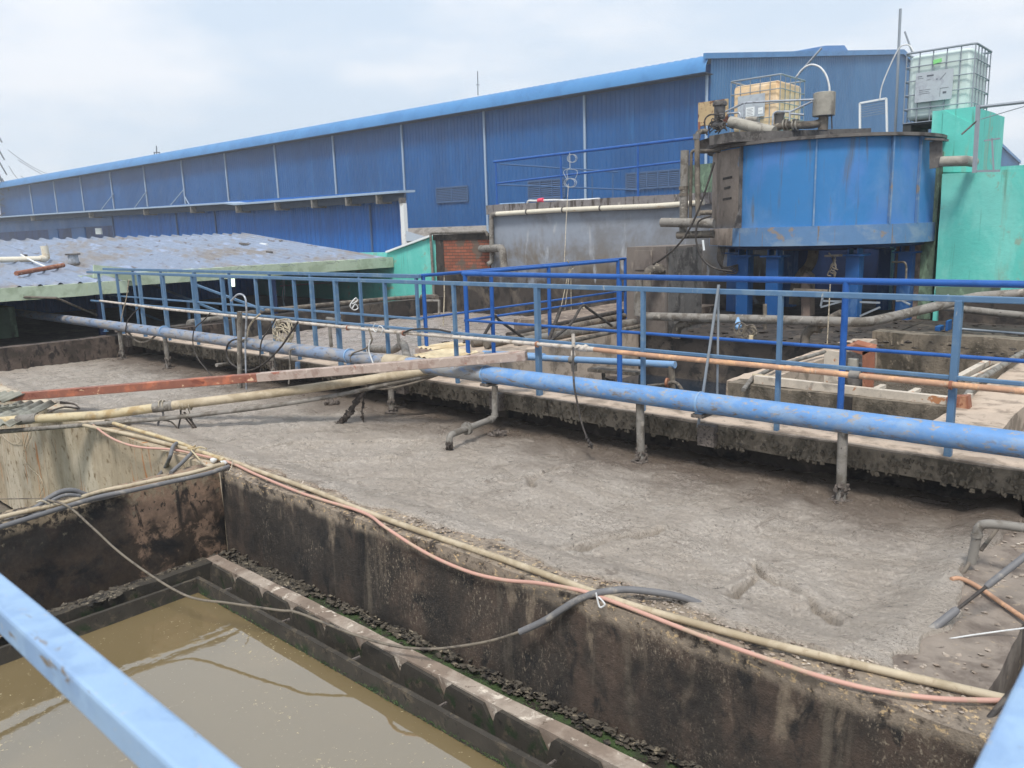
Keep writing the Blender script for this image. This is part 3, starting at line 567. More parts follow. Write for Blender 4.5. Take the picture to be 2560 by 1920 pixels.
# conduit strapped under the mid rail
cd = thing('conduit', 'slim water conduit strapped to the front railing, cream at left and orange at right', 'pipe', (-5, 5.58, .4))
cp = [(250, 752), (400, 771), (640, 796), (960, 828), (1200, 848), (1435, 868)]; CY = 5.585
MB().tube([P(*q, y=CY) for q in cp], .019, 12).build('pipe_run', 'white_conduit', cd, sm=True)
cp2 = [(1480, 873), (1620, 888), (1920, 916), (2130, 938), (2499, 973), (2700, 991)]
MB().tube([P(*q, y=CY) for q in cp2], .021, 12).build('pipe_run', 'orange_pipe', cd, sm=True)
j = P(1458, 871, y=CY); MB().ring(j, (1, 0, 0), .019, .10, .010).tube([j+Vector((-.10, 0, 0)), j+Vector((.12, 0, 0))], .022, 12).blob(j+Vector((-.04, -.02, .01)), .024, seed=2).blob(j+Vector((.03, -.01, .01)), .026, seed=5).build('valve', 'white_conduit', cd, sm=True)
j = P(2137, 937, y=CY); MB().ring(j, (1, 0, 0), .021, .07, .007).build('coupling', 'pvc_grey', cd, sm=True)
for q in ((1343, 861), (2377, 963), (1010, 833), (870, 820)):
    j = P(*q, y=CY); MB().ring(j, (1, 0, 0), .021, .018, .008).build('strap', 'rust', cd, sm=True)
# loose uprights
MB_ = MB().tube([P(600, 1042, y=5.25), P(599, 780, y=5.25)], .033, 16, caps=False)
o = MB_.tube([P(600, 1042, y=5.25)+Vector((0, 0, 0)), P(599, 779, y=5.25)], .027, 16).build('vent_pipe', 'pvc_grey', sm=True); tag(o, 'open topped grey pipe standing upright through the blue pipe', 'pipe')
o = MB().tube(fillet([P(618, 1035, y=5.22), P(613, 860, y=5.22), P(617, 780, y=5.22), P(614, 740, y=5.22), P(596, 733, y=5.22), P(578, 752, y=5.22)], .12), .012, 10).build('hooked_pipe', 'galv', sm=True); tag(o, 'thin pale pipe bent into a hook beside the open grey pipe', 'pipe')
tee = thing('standpipe', 'grey standpipe with a tee fitting behind the front railing', 'pipe', tuple(P(828, 867, y=5.9)))
MB().tube([P(828, 867, y=5.9), P(823, 800, y=5.9)], .022, 12).tube([P(818, 797, y=5.9), P(852, 802, y=5.9)], .026, 12).build('tee', 'pvc_grey', tee, sm=True)
MB().bar(P(838, 796, y=5.9), P(850, 790, y=5.9), .02, .02).build('valve_handle', 'pipe_blue', tee)
tube_thing('standpipe', 'short grey upright pipe below the conduit near the cream boards', 'pipe', [P(1000, 870, y=5.9), P(994, 833, y=5.9)], .02, 'pvc_grey')
# elbow of the branch joining the blue pipe
el = thing('branch_pipe', 'dusty branch pipe curving down onto the big blue pipe beside the cream boards', 'pipe', (-6.6, 5.8, .2))
MB().tube(fillet([P(925, 873, y=6.6), P(985, 875, y=6.1), P(1010, 858, y=5.9), P(1020, 905, y=PY+.05)], .12), .045, 16).build('bend', 'pvc_grey', el, sm=True)
MB().tube([P(1360, 893, y=6.9), P(1210, 885, y=7.05)], .045, 14).build('pipe_run', 'light_blue_pipe', el, sm=True)
lb = thing('pit_pipe', 'light blue pipe crossing above the dark pit behind the walkway', 'pipe', (-5.5, 6.9, .1))
pp = [P(1215, 884, y=6.9), P(1320, 893, y=6.9), P(1560, 905, y=6.9), P(1688, 912, y=6.9)]
MB().tube(pp, .036, 16).build('pipe_run', 'light_blue_pipe', lb, sm=True)
MB().tube([P(1678, 912, y=6.9), P(1681, 985, y=6.9)], .034, 14).build('drop_pipe', 'pvc_old', lb, sm=True)
MB().tube([P(1433, 898, y=6.9), P(1436, 928, y=6.9)], .034, 14).ring(P(1433, 900, y=6.9), (1, 0, 0), .036, .08, .008).build('tee', 'pvc_grey', lb, sm=True)
MB().tube([P(1250, 888, y=6.9), P(1250, 905, y=6.9), P(1256, 935, y=6.9)], .008, 8).build('cable_tail', 'cable', lb, sm=True)
vb = thing('valve', 'rusty gate valve on a short pipe down in the dark pit', 'valve', tuple(P(1665, 960, y=6.8)))
MB().tube(fillet([P(1620, 965, y=6.9), P(1660, 962, y=6.8), P(1690, 952, y=6.8), P(1712, 985, y=6.8)], .08), .018, 12).build('pipe_run', 'pvc_old', vb, sm=True)
MB().ring(P(1668, 957, y=6.8), (1, .2, 0), .050, .02, .0, 18).build('flange', 'rust', vb, sm=True)
pl = thing('plank', 'dusty wooden plank on posts over the dark pit', 'plank', tuple(P(1540, 925, y=7.0)))
MB().bar(P(1482, 922, y=7.0), P(1600, 932, y=7.0), .20, .035).build('board', 'pvc_old', pl)
MB().bar(P(1508, 925, y=7.0), P(1510, 960, y=7.0), .03, .03).build('leg', 'pvc_old', pl)
tag(MB().blob(P(1530, 948, y=6.7), .07, 1.4, .6, .5, seed=4).build('rubble_lump', 'clump', sm=True), 'brown lump on the plank edge in the dark pit', 'rubble')
# cream corrugated cover boards
def corr(mb, o, u, v, n, amp, up=Vector((0, 0, 1)), sub=6, nv=1, th=0):
    """sheet from corner o: n waves along u, straight along v"""
    o, u, v = Vector(o), Vector(u), Vector(v)
    mb.grid(lambda s, t: o+u*s+v*t+up*amp*math.sin(2*math.pi*s*n), n*sub, nv)
    return mb
a, b, c, d = P(1030, 888, z=.19), P(1100, 901, z=.19), P(1210, 884, z=.19), P(1130, 868, z=.19)
cb = thing('cover_board', 'cream corrugated cover board lying over the walkway edge', 'cover', tuple(a))
mb = MB(); corr(mb, a, b-a, d-a, 5, .010); mb.build('sheet', 'cream_sheet', cb, sm=True)
MB().bar(b-Vector((0, 0, .04)), c-Vector((0, 0, .04)), .03, .06).bar(a-Vector((0, 0, .04)), b-Vector((0, 0, .04)), .03, .05).build('frame', 'wood_grey', cb)
a, b, c, d = P(1040, 868, z=.20), P(1085, 874, z=.20), P(1185, 862, z=.20), P(1130, 855, z=.20)
cb = thing('cover_board', 'smaller cream cover board behind the larger one', 'cover', tuple(a))
mb = MB(); corr(mb, a, b-a, d-a, 4, .010); mb.build('sheet', 'cream_sheet', cb, sm=True)
MB().bar(a-Vector((0, 0, .04)), b-Vector((0, 0, .04)), .03, .06).build('frame', 'wood_grey', cb)
# long beam and yellow pipes bridging the sludge tank
A = P(0, 995, z=-.14); B = P(1316, 889, y=5.58); D = (B-A)
bm = thing('timber_beam', 'long red brown timber beam bridging the sludge tank onto the walkway', 'beam', tuple(A))
p1, p2 = A-D*.12, A+D*.42
MB().bar(p1, A+D*.54, .105, .085).build('beam', 'wood_red', bm, bevel=.006)
MB().bar(A+D*.54, B, .107, .087).build('weathered_end', 'wood_grey', bm, bevel=.006, label='weathered grey end of the beam')
yp = thing('yellow_pipe', 'thick yellowed plastic pipe bridging the sludge tank beside the beam', 'pipe', tuple(P(0, 1052, z=-.20)))
q0 = P(0, 1054, z=-.21); q1 = P(480, 1012, y=4.3); q2 = P(930, 953, y=5.25); q3 = P(1060, 932, y=5.4)
base = lambda q, k: q
def lerp_line(pts, A_, B_): return [PV(px_, py_, A_, B_) for px_, py_ in pts]
MB().tube(lerp_line([(-140, 1066), (40, 1050), (250, 1038), (400, 1018)], q0, q3), .047, 18).build('pipe_run', 'pvc_yellow', yp, sm=True)
MB().tube(lerp_line([(395, 1018), (640, 989), (800, 967), (930, 948), (1080, 925)], q0, q3), .047, 18).build('pipe_run', 'pvc_beige', yp, sm=True)
for q in ((68, 1048), (408, 1017)):
    cpt = PV(q[0], q[1], q0, q3); MB().ring(cpt, (q3-q0), .047, .20, .004, 20).build('coupling', 'pvc_grey', yp, sm=True)
tube_thing('thin_pipe', 'thin grey plastic pipe slung below the yellowed pipe', 'pipe', smooth(lerp_line([(-140, 1090), (40, 1076), (300, 1055), (420, 1045), (640, 1020), (850, 987), (960, 962), (1090, 935)], q0+Vector((0, -.05, -.02)), q3), 4), .024, 'pvc_grey', n=12)
tube_thing('thin_pipe', 'thin weathered conduit lying beside the thin grey pipe near the walkway', 'pipe', smooth(lerp_line([(900, 960), (960, 972), (1040, 955), (1120, 928)], q0, q3), 4), .014, 'pvc_old')
# asbestos sheets at far left
a, b = P(-60, 1050, z=-.22), P(-60, 1000, z=-.18)
for k, (c0, c1, c2, lab) in enumerate((((-80, 1062), (30, 1062), (145, 1004), 'broken grey green corrugated sheet on the wall at far left'), ((-90, 1035), (-10, 1030), (60, 1012), 'second corrugated sheet further left behind the beam'), ((-60, 1000), (10, 1003), (62, 982), 'flat corrugated sheet end poking out above the beam'))):
    o_, u_, v_ = P(*c0, z=-.20+.03*k), P(*c1, z=-.20+.03*k), P(*c2, z=-.16+.05*k)
    mb = MB(); corr(mb, o_, u_-o_, v_-u_, 4, .02); ob = mb.build('corrugated_sheet', 'asbestos', sm=True); tag(ob, lab, 'sheet')
    sm_ = ob.modifiers.new('s', 'SOLIDIFY'); sm_.thickness = .006
tag(MB().tube(smooth([P(150, 1006, z=-.2), P(185, 1010, z=-.24), P(205, 1026, z=-.3)], 5), .012, 8, rf=lambda i, n: .014*(1-i/n)+.003).tube(smooth([P(120, 1030, z=-.22), P(160, 1018, z=-.24), P(200, 1022, z=-.28)], 5), .01, 8).build('torn_strip', 'clump_grey', sm=True), 'torn curled strip at the tip of the broken sheet', 'scrap')
# hoses on the walls
hz = WT+.028
hoseA = [P(*q, z=hz) for q in ((205, 1062), (330, 1088), (430, 1113), (576, 1152), (640, 1176), (780, 1225), (914, 1279), (1100, 1345), (1300, 1413), (1553, 1505), (1770, 1567), (1915, 1606), (2200, 1675), (2513, 1747), (2700, 1790))]
tube_thing('hose', 'thick beige hose lying along the top of the long mossy wall', 'hose', smooth(hoseA, 5), .0185, 'pvc_beige')
tube_thing('hose', 'second beige hose joining the bundle from the upper left', 'hose', smooth([P(*q, z=hz+.01) for q in ((265, 1052), (330, 1072), (400, 1092), (450, 1108), (500, 1128), (560, 1150))], 5), .018, 'pvc_yellow')
kx = P(576, 1160, z=hz)
pink = [P(*q, z=hz) for q in ((228, 1058), (262, 1085), (300, 1105), (350, 1118), (430, 1124), (500, 1138), (576, 1157), (640, 1186), (760, 1235), (905, 1280))]+[PV(px_, py_, Vector((-5, 3.0, 0)), Vector((-1, 3.0, 0))) for px_, py_ in ((960, 1316), (1030, 1362), (1100, 1400), (1180, 1432), (1260, 1450), (1340, 1457), (1420, 1470))]+[P(*q, z=hz) for q in ((1480, 1485), (1600, 1530), (1770, 1596), (1920, 1648), (2060, 1694), (2200, 1728), (2330, 1745), (2430, 1750), (2560, 1752))]
tube_thing('hose', 'thin pink hose sagging in front of the long mossy wall', 'hose', smooth(pink, 5), .0105, 'hose_pink')
for k, q in enumerate(((534, 1150), (560, 1156))):
    o = MB().blob(P(*q, z=hz+.004), .024, 1.6, 1, .8, seed=k).build('tape_wrap', 'rope_white', sm=True); tag(o, ['white tape wrapped round the pink hose, left of the two', 'white tape wrap on the pink hose nearest the hose knot'][k], 'tape')
tube_thing('cord', 'pale cord tied round the hoses at the wall corner', 'cord', [P(*q, z=hz+.03) for q in ((570, 1146), (582, 1152), (578, 1170), (572, 1180))], .004, 'rope', n=6)
h1 = [P(*q, z=hz) for q in ((558, 1160), (480, 1182), (400, 1198), (330, 1213), (250, 1229), (170, 1254), (80, 1275), (0, 1294), (-120, 1330))]
h2 = [P(*q, z=hz) for q in ((572, 1166), (520, 1184), (420, 1206), (330, 1226), (250, 1242), (180, 1262), (90, 1290), (0, 1318), (-120, 1356))]
tube_thing('hose', 'cream hose lying on the left side wall, upper of the pair', 'hose', smooth(h1, 5), .017, 'pvc_beige')
tube_thing('hose', 'grey hose lying on the left side wall, lower of the pair', 'hose', smooth(h2, 5), .018, 'hose_grey')
tube_thing('hose', 'looped dark grey hose rising off the left side wall', 'hose', smooth([P(*q, x=-6.18) for q in ((-60, 1335), (20, 1300), (80, 1275), (118, 1248), (150, 1230), (182, 1226), (212, 1236), (250, 1246))], 5), .019, 'hose_grey')
tube_thing('hose', 'inner loop of dark grey hose on the left side wall', 'hose', smooth([P(*q, x=-6.12) for q in ((-60, 1350), (20, 1318), (90, 1284), (130, 1252), (165, 1238), (200, 1240))], 5), .014, 'hose_grey')
tube_thing('hose', 'short curved grey hose end draped over the corner hoses', 'hose', smooth([P(441, 1108, z=-.25), P(432, 1118, z=-.24), P(424, 1145, z=-.29), P(412, 1170, x=-7.1), P(396, 1190, x=-7.1)], 5), .017, 'hose_grey')
tube_thing('hose', 'short straight grey hose end beside the curved one', 'hose', [P(482, 1130, z=-.25), P(452, 1160, z=-.29), P(427, 1182, z=-.30)], .016, 'hose_grey')
tag(MB().tube(smooth([P(*q, z=-.24) for q in ((488, 1114), (478, 1124), (486, 1134), (500, 1150))], 4), .007, 6).tube(smooth([P(*q, z=-.24) for q in ((470, 1120), (482, 1122), (500, 1118), (516, 1122))], 4), .008, 6).build('plastic_tie', 'pvc_yellow', sm=True), 'yellow plastic strip tied round the beige hose', 'tie')
tag(MB().tube(smooth([P(*q, x=-6.10) for q in ((90, 1256), (105, 1252), (125, 1262), (118, 1272), (135, 1262), (165, 1264))], 4), .007, 6).build('cord', 'rope', sm=True), 'knotted pale cord binding the grey hoses on the side wall', 'cord')
# wires on beige wall
for lab, pts in (('pale wire looping down the beige wall at left', ((72, 1075), (62, 1110), (60, 1145), (75, 1170), (98, 1190), (108, 1215), (98, 1240))),
                 ('short looped wire hanging on the beige wall at far left', ((34, 1080), (50, 1098), (48, 1108), (32, 1109), (15, 1098), (4, 1088), (0, 1110))),
                 ('thin wire hanging beside the looping wire', ((80, 1072), (78, 1090), (66, 1116), (62, 1130)))):
    tube_thing('wire', lab, 'wire', smooth([P(*q, y=3.03) for q in pts], 5), .004, 'rope', n=6)
tube_thing('cord', 'straight thin cord from the frame edge to the hose knot', 'cord', [P(-60, 1248, x=-6.6), P(118, 1246, x=-6.3)], .004, 'cable', n=6)
# the long slack cable and its thick sleeve
A = P(120, 1250, x=-6.12); B = P(1500, 1480, z=hz+.02)
pts = [PV(px_, py_, A, B) for px_, py_ in ((120, 1250), (170, 1266), (230, 1318), (300, 1382), (380, 1440), (450, 1482), (500, 1499), (560, 1506), (623, 1515), (700, 1526), (746, 1532), (862, 1578), (940, 1604), (1006, 1618), (1060, 1622), (1115, 1620), (1223, 1603), (1310, 1576))]
tube_thing('cable', 'long slack beige cable hanging across the clarifier', 'cable', smooth(pts, 5), .008, 'cable', n=8)
pts = [PV(px_, py_, A, B) for px_, py_ in ((1300, 1580), (1360, 1552), (1410, 1520), (1440, 1502), (1475, 1487))]+[P(*q, z=z_) for q, z_ in (((1520, 1478), hz+.03), ((1570, 1474), hz+.03), ((1640, 1481), hz+.025), ((1700, 1492), hz+.015), ((1750, 1510), hz-.02), ((1775, 1522), hz-.05))]
tube_thing('hose', 'thick dark hose arching over the mossy wall into the sludge', 'hose', smooth(pts, 5), .0185, 'hose_grey')
tube_thing('cord', 'small white cord loop hanging where the dark hose crosses the wall', 'cord', smooth([P(*q, y=3.0) for q in ((1490, 1482), (1494, 1500), (1500, 1518), (1512, 1512), (1506, 1502), (1496, 1492))], 4), .0045, 'rope_white', n=6)
# bits at right end wall
ep = thing('elbow_pipe', 'grey elbow pipe rising over the right end wall', 'pipe', tuple(P(2440, 1400, z=-.3)))
EY = 4.55
MB().tube(fillet([P(2600, 1326, y=EY), P(2500, 1311, y=EY), P(2446, 1309, y=EY), P(2440, 1352, y=EY), P(2428, 1408, y=EY)], .05), .024, 14).build('bend', 'pvc_grey', ep, sm=True)
MB().ring(P(2442, 1338, y=EY), (0, 0, 1), .024, .02, .005).build('socket', 'pvc_grey', ep, sm=True)
MB().tube([P(2430, 1398, y=EY), P(2412, 1425, y=EY-.05), P(2396, 1446, z=-.32)], .010, 8).build('drain_tail', 'pvc_old', ep, sm=True)
tube_thing('hose', 'slim pinkish hose hanging behind the grey elbow pipe', 'hose', [P(2496, 1318, y=4.7), P(2452, 1376, y=4.6)], .011, 'pvc_old')
tube_thing('hose', 'orange pink hose end lying on the right end wall', 'hose', smooth([P(*q, z=-.27) for q in ((2378, 1448), (2400, 1446), (2440, 1464), (2500, 1505), (2560, 1546), (2640, 1600))], 5), .0115, 'orange_pipe')
pr = thing('probe_rod', 'dark sensor rod with sleeves leaning over the right end wall', 'rod', tuple(P(2290, 1605, z=-.33)))
a, b = P(2288, 1606, z=-.34), P(2640, 1330, x=-.5)
MB().tube([a, b], .008, 10).build('rod', 'cable_dark', pr, sm=True)
for s0, s1, r_ in ((0, .30, .019), (.50, .82, .016)):
    MB().tube([a+(b-a)*s0, a+(b-a)*(s0+.02), a+(b-a)*(s1-.02), a+(b-a)*s1], r_, 12, rf=lambda i, n, r_=r_: r_*(.75 if i in (0, n-1) else 1)).build('sleeve', 'hose_grey', pr, sm=True)
tube_thing('string', 'white string tied to the sensor rod', 'string', [P(2318, 1606, z=-.31), P(2427, 1588, z=-.28), P(2499, 1578, z=-.27), P(2640, 1560, z=-.2)], .0035, 'rope_white', n=6)
tube_thing('hose', 'dark reddish cable crossing the hoses by the near railing', 'cable', [P(2620, 1640, z=-.1), P(2520, 1740, z=-.25), P(2470, 1800, z=-.31)], .012, 'cable_dark')
wall('channel_wall', 'dark wall of the narrow channel beside the near railing', 'wall', (-.30, 2.4, -1.6), (-.15, 5.6, -.32), 'grime', .2, .01, 30)
# hanging ropes, rags and clumps over the sludge
def clumps(mb, pts, n, r0, r1, sp, seed=0):
    pts = [Vector(p) for p in pts]
    for i in range(n):
        t = random.random()*(len(pts)-1); k = min(int(t), len(pts)-2); p = pts[k]+(pts[k+1]-pts[k])*(t-k)
        mb.blob(p+Vector((random.gauss(0, sp), random.gauss(0, sp), random.gauss(0, sp))), random.uniform(r0, r1), 1, 1, 1.1, 6, 4, seed+i, .6)
    return mb
def yl(px_, py_): return PV(px_, py_, q0, q3)
def hang(name, lab, cat, pts, r, m_, cl=0, cr=(.008, .018), sp=.01, last_z=None):
    v = [yl(*q) for q in pts]
    mb = MB().tube(smooth(v, 4), r, 7)
    if cl: clumps(mb, v[len(v)//2:], cl, cr[0], cr[1], sp)
    tag(mb.build(name, m_, sm=True), lab, cat)
hang('rag_rope', 'sludge-coated rope trailing from the yellow pipe into the froth at left', 'rope', ((460, 1030), (480, 1055), (505, 1090), (530, 1110), (555, 1124), (580, 1134)), .011, 'clump', 80, (.008, .02), .013)
hang('rag_rope', 'second coated rope beside the trailing one, forking downwards', 'rope', ((455, 1035), (480, 1065), (498, 1090), (508, 1105), (525, 1118)), .009, 'clump', 26, (.006, .013), .008)
hang('rope', 'grey rope loop hanging from the yellow pipe coupling', 'rope', ((402, 1006), (408, 1040), (398, 1052), (396, 1066), (408, 1085), (418, 1100)), .011, 'hose_grey')
hang('rope', 'thin rope hanging beside the grey loop', 'rope', ((405, 1050), (428, 1055), (442, 1070), (450, 1090), (462, 1102)), .008, 'cable')
hang('rope', 'knotted rope drop with a small clump at its end', 'rope', ((470, 1020), (480, 1050), (480, 1075), (484, 1098), (486, 1108)), .005, 'cable', 14, (.006, .014), .006)
hang('rope', 'dark strands hanging from the knot around the yellow pipe', 'rope', ((450, 1012), (452, 1040), (446, 1070), (448, 1100)), .009, 'cable_dark')
mb = MB()
for px_ in (402, 410, 452, 460, 476): mb.ring(yl(px_, 1013), q3-q0, .047, .008, .006, 18)
tag(mb.build('lashing', 'rope', sm=True), 'string lashing wound round the yellow pipe', 'lashing')
v = [PV(px_, py_, q0, q3) for px_, py_ in ((935, 938), (918, 965), (895, 1000), (870, 1035), (845, 1062), (822, 1080))]
mb = MB().tube(smooth(v, 4), .014, 8).tube(smooth([p+Vector((.02, 0, 0)) for p in v[:4]], 4), .009, 8); clumps(mb, v[2:], 150, .008, .022, .014)
tag(mb.build('rag_rope', 'clump', sm=True), 'thick sludge-coated rope slanting down from the walkway pipes into the froth', 'rope')
v = [PV(px_, py_, q0, q3) for px_, py_ in ((912, 975), (908, 1005), (905, 1030), (910, 1060))]
tag(clumps(MB().tube(smooth(v, 4), .006, 7), v[1:], 26, .006, .013, .005).build('rag_rope', 'clump', sm=True), 'thin coated rope hanging straight beside the thick slanting rope', 'rope')
for k, q in enumerate(((826, 1007), (1240, 1086))):
    mb = MB(); clumps(mb, [P(q[0]-12, q[1], z=SL+.02), P(q[0]+22, q[1], z=SL+.02)], 26, .012, .03, .016)
    tag(mb.build('sludge_lump', 'clump_grey', sm=True), ['small dark sludge lump floating beside the beam', 'flat sludge lump floating beneath the flanged outlet'][k], 'lump')
# cable from railing valve into sludge
pts = [P(1433, 868, y=5.5), P(1433, 900, y=5.42), P(1435, 960, y=5.32), P(1444, 1010, y=5.3), P(1455, 1060, y=5.3), P(1468, 1095, y=5.25), P(1480, 1118, y=5.15)]
tag(clumps(MB().tube(smooth(pts, 5), .0085, 8), pts[-2:], 16, .006, .014, .008).build('cable', 'cable_dark', sm=True), 'black cable hanging from the conduit valve down over the blue pipe into sludge', 'cable')
tag(MB().tube([P(1433, 835, y=5.55), P(1434, 870, y=5.55)], .016, 10).blob(P(1433, 885, y=5.5), .02, 1, 1, 1.4, seed=3).build('cable_gland', 'white_conduit', sm=True), 'pale upright fitting at the top of the black hanging cable', 'fitting')
tube_thing('prop_bar', 'slanting thin steel bar leaning against the front railing', 'bar', [P(1797, 712, y=5.6), P(1745, 1068, y=5.52)], .011, 'galv_grey')
tube_thing('prop_bar', 'upright thin steel bar next to the slanting one', 'bar', [P(1797, 712, y=5.7), P(1793, 985, y=5.7)], .009, 'galv_grey')
# rope coil and cables at railing
mb = MB(); cc = P(706, 832, y=5.5)
for k in range(9):
    a0 = random.uniform(0, 6.28); rx, rz = random.uniform(.07, .24), random.uniform(.05, .19); ox, oz = random.uniform(-.06, .10), random.uniform(-.06, .03); tl = random.uniform(-.9, .9)
    pts = []
    for i in range(18):
        an = a0+2*math.pi*i/17; u_, v_ = math.cos(an)*rx, math.sin(an)*rz
        pts.append(cc+Vector((ox+u_*math.cos(tl)-v_*math.sin(tl), random.uniform(-.02, .02), oz+u_*math.sin(tl)+v_*math.cos(tl))))
    mb.tube(smooth(pts, 2), .0075, 6)
tag(mb.build('rope_coil', 'rope', sm=True), 'tangled coil of pale rope hung on the front railing', 'rope')
for nm, lab, pts, r_, m_, yy in (('hose', 'black hose looping in a wide ring below the blue pipe', ((745, 805), (725, 835), (700, 870), (665, 905), (630, 925), (600, 922), (575, 905), (566, 880), (572, 858), (590, 848), (612, 856)), .012, 'cable_dark', 5.28),
                            ('cable', 'black cable draped over the blue pipe left of the rope coil', ((690, 795), (672, 825), (655, 850), (650, 885), (652, 935)), .009, 'cable_dark', 5.30),
                            ('cable', 'black cable strap tied round the far blue pipe', ((525, 783), (510, 800), (488, 820), (482, 845), (485, 872), (497, 900), (530, 940)), .008, 'cable_dark', 5.30),
                            ('cable', 'dark wire joining the railing to the pipe at far left', ((348, 770), (332, 785), (318, 805), (314, 830), (318, 840)), .009, 'cable_dark', 5.33),
                            ('rope', 'frayed rope lashed between railing and blue pipe', ((650, 785), (634, 800), (622, 820), (616, 845), (600, 852)), .012, 'rope', 5.35),
                            ('rope', 'pale rope hanging from the railing end at far left', ((322, 700), (316, 745), (308, 775), (302, 805), (298, 830), (300, 850), (306, 870)), .009, 'rope', 5.5),
                            ('wire', 'white wire loops on the railing near the cream pipe', ((938, 808), (932, 820), (940, 830), (948, 815), (958, 822), (950, 840)), .005, 'rope_white', 5.55),
                            ('pipe_hook', 'thin grey pipe hooked over the blue pipe right of the coil', ((737, 873), (728, 874), (725, 886), (725, 930), (722, 960)), .012, 'pvc_grey', 5.32),
                            ('cord', 'bundle of cords hanging off the railing onto the pipe', ((922, 822), (930, 850), (918, 868), (905, 875), (880, 885), (876, 905)), .009, 'cable', 5.35),
                            ('cord', 'white frayed cord tied round the pipe beside the cord bundle', ((925, 850), (922, 875), (928, 895), (934, 912)), .008, 'rope_white', 5.30),
                            ('cable', 'black cable arched along the conduit near the crosswalk', ((1008, 832), (1030, 824), (1060, 822), (1095, 824), (1126, 830)), .010, 'cable_dark', 5.56),
                            ('cable', 'thick brown cable loop hanging below the far blue pipe', ((322, 832), (335, 848), (352, 856), (372, 852), (390, 838)), .016, 'pvc_old', 5.45)):
    tube_thing(nm, lab, nm.split('_')[0], smooth([P(*q, y=yy) for q in pts], 5), r_, m_, n=8)
tube_thing('drain_pipe', 'short grey pipe end poking out below the slab at left', 'pipe', [P(541, 913, y=5.35), P(575, 909, y=5.6)], .026, 'pvc_grey')
tube_thing('blue_stub', 'short blue pipe stub dropping from the blue pipe at left', 'pipe', [P(744, 905, y=5.50), P(745, 930, y=5.50)], .032, 'light_blue_pipe')
# ================================================================== WAREHOUSE
WC = Vector((-20.478, 37.862, 0)); WD = Vector((-.99979245, -.02037296, 0)); WN = Vector((-.02037296, .99979245, 0))
wp = lambda s, o, z: WC+WD*s-WN*o+Vector((0, 0, z))            # s metres left of the corner, o metres out from the wall
def PW(px_, py_, o=0.0):
    a = ray(px_, py_); return Vector((0, 0, H))+a*((WC-WN*o).dot(WN)/a.dot(WN))
LW = 103.0
wh = thing('warehouse', 'huge blue ribbed metal warehouse with a rounded eave filling the background', 'warehouse', tuple(WC))
mb = MB(); k = 0; n = int(LW/.30)
prof = ((0, 0), (.20, 0), (.22, .03), (.28, .03))
cols = [(i*.30+a, b) for i in range(n) for a, b in prof]+[(LW, 0)]
for s, o in cols: mb.v += [wp(s, o, 1.86), wp(s, o, 9.3)]
for i in range(len(cols)-1): mb.f.append((2*i, 2*i+2, 2*i+3, 2*i+1))
mb.build('wall', 'wh_blue', wh)
MB().prism([wp(0, .06, -2), wp(LW, .06, -2), wp(LW, .06, 1.86), wp(0, .06, 1.86)], WN*.2).build('plinth', 'plinth', wh)
mb = MB(); N_ = int(LW/.22)
def eave(i, j):
    t = j/8; an = math.pi*.62*t; r = .86+(.035 if i % 2 else 0)
    return wp(-.15+(LW+.3)*i/N_, math.cos(an)*r-.02, 8.80+math.sin(an)*(r+.02))
for i in range(N_+1):
    for j in range(9): mb.v.append(eave(i, j))
for i in range(N_):
    for j in range(8): a = i*9+j; mb.f.append((a, a+1, a+10, a+9))
mb.build('rounded_eave', 'eave_blue', wh, sm=True)
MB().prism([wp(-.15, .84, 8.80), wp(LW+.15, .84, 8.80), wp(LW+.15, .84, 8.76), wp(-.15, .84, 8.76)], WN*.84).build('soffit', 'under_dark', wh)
GX = WC.x
mb = MB(); gy = [37.87+.3*i for i in range(int(75/.3))]
def gz(y): return 9.66+(y-37.87)*.1385 if y < 67 else 13.70-(y-67)*.1385
gc = [(y+a, b) for y in gy for a, b in prof if y+a < 112]
for y, o in gc: mb.v += [Vector((GX+o, y, 0)), Vector((GX+o, y, gz(y)-.02))]
for i in range(len(gc)-1): mb.f.append((2*i, 2*i+2, 2*i+3, 2*i+1))
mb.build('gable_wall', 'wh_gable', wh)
mb = MB().prism([(GX+.05, 37.0, 9.40), (GX+.05, 37.0, 9.66), (GX+.05, 67, 13.86), (GX+.05, 112, 7.6), (GX+.05, 112, 7.3), (GX+.05, 67, 13.52)], (.12, 0, 0)); mb.build('gable_trim', 'eave_blue', wh)
MB().poly([(GX, 37.95, 9.62), (GX, 67, 13.82), (GX-LW, 67-2.1, 13.82), (GX-LW, 37.95-2.1, 9.62)]).poly([(GX, 67, 13.82), (GX, 112, 7.6), (GX-LW, 110, 7.6), (GX-LW, 64.9, 13.82)]).build('roof', 'eave_blue', wh)
rv = [P(1988, 129, x=-24), P(2063, 114, x=-24), P(2111, 113, x=-24), P(2122, 129, x=-24)]
MB().prism(rv, (-60, 0, 0)).build('ridge_ventilator', 'eave_blue', wh)
for k in range(14):
    s = .15 if k == 0 else 7.62*k
    if k == 13: s = LW-.2
    zb = 8.9; MB().tube([wp(s, .10, 8.8), wp(s, .10, .6)], .075, 8).build('downpipe', 'downpipe', wh, sm=True)
for q in (((284, 484), (250, 528)), ((366, 478), (331, 527)), ((459, 474), (420, 521)), ((462, 492), (478, 520))):
    MB().tube([PW(*q[0], .12), PW(*q[1], 1.0)], .05, 6).build('brace_pipe', 'downpipe', wh)
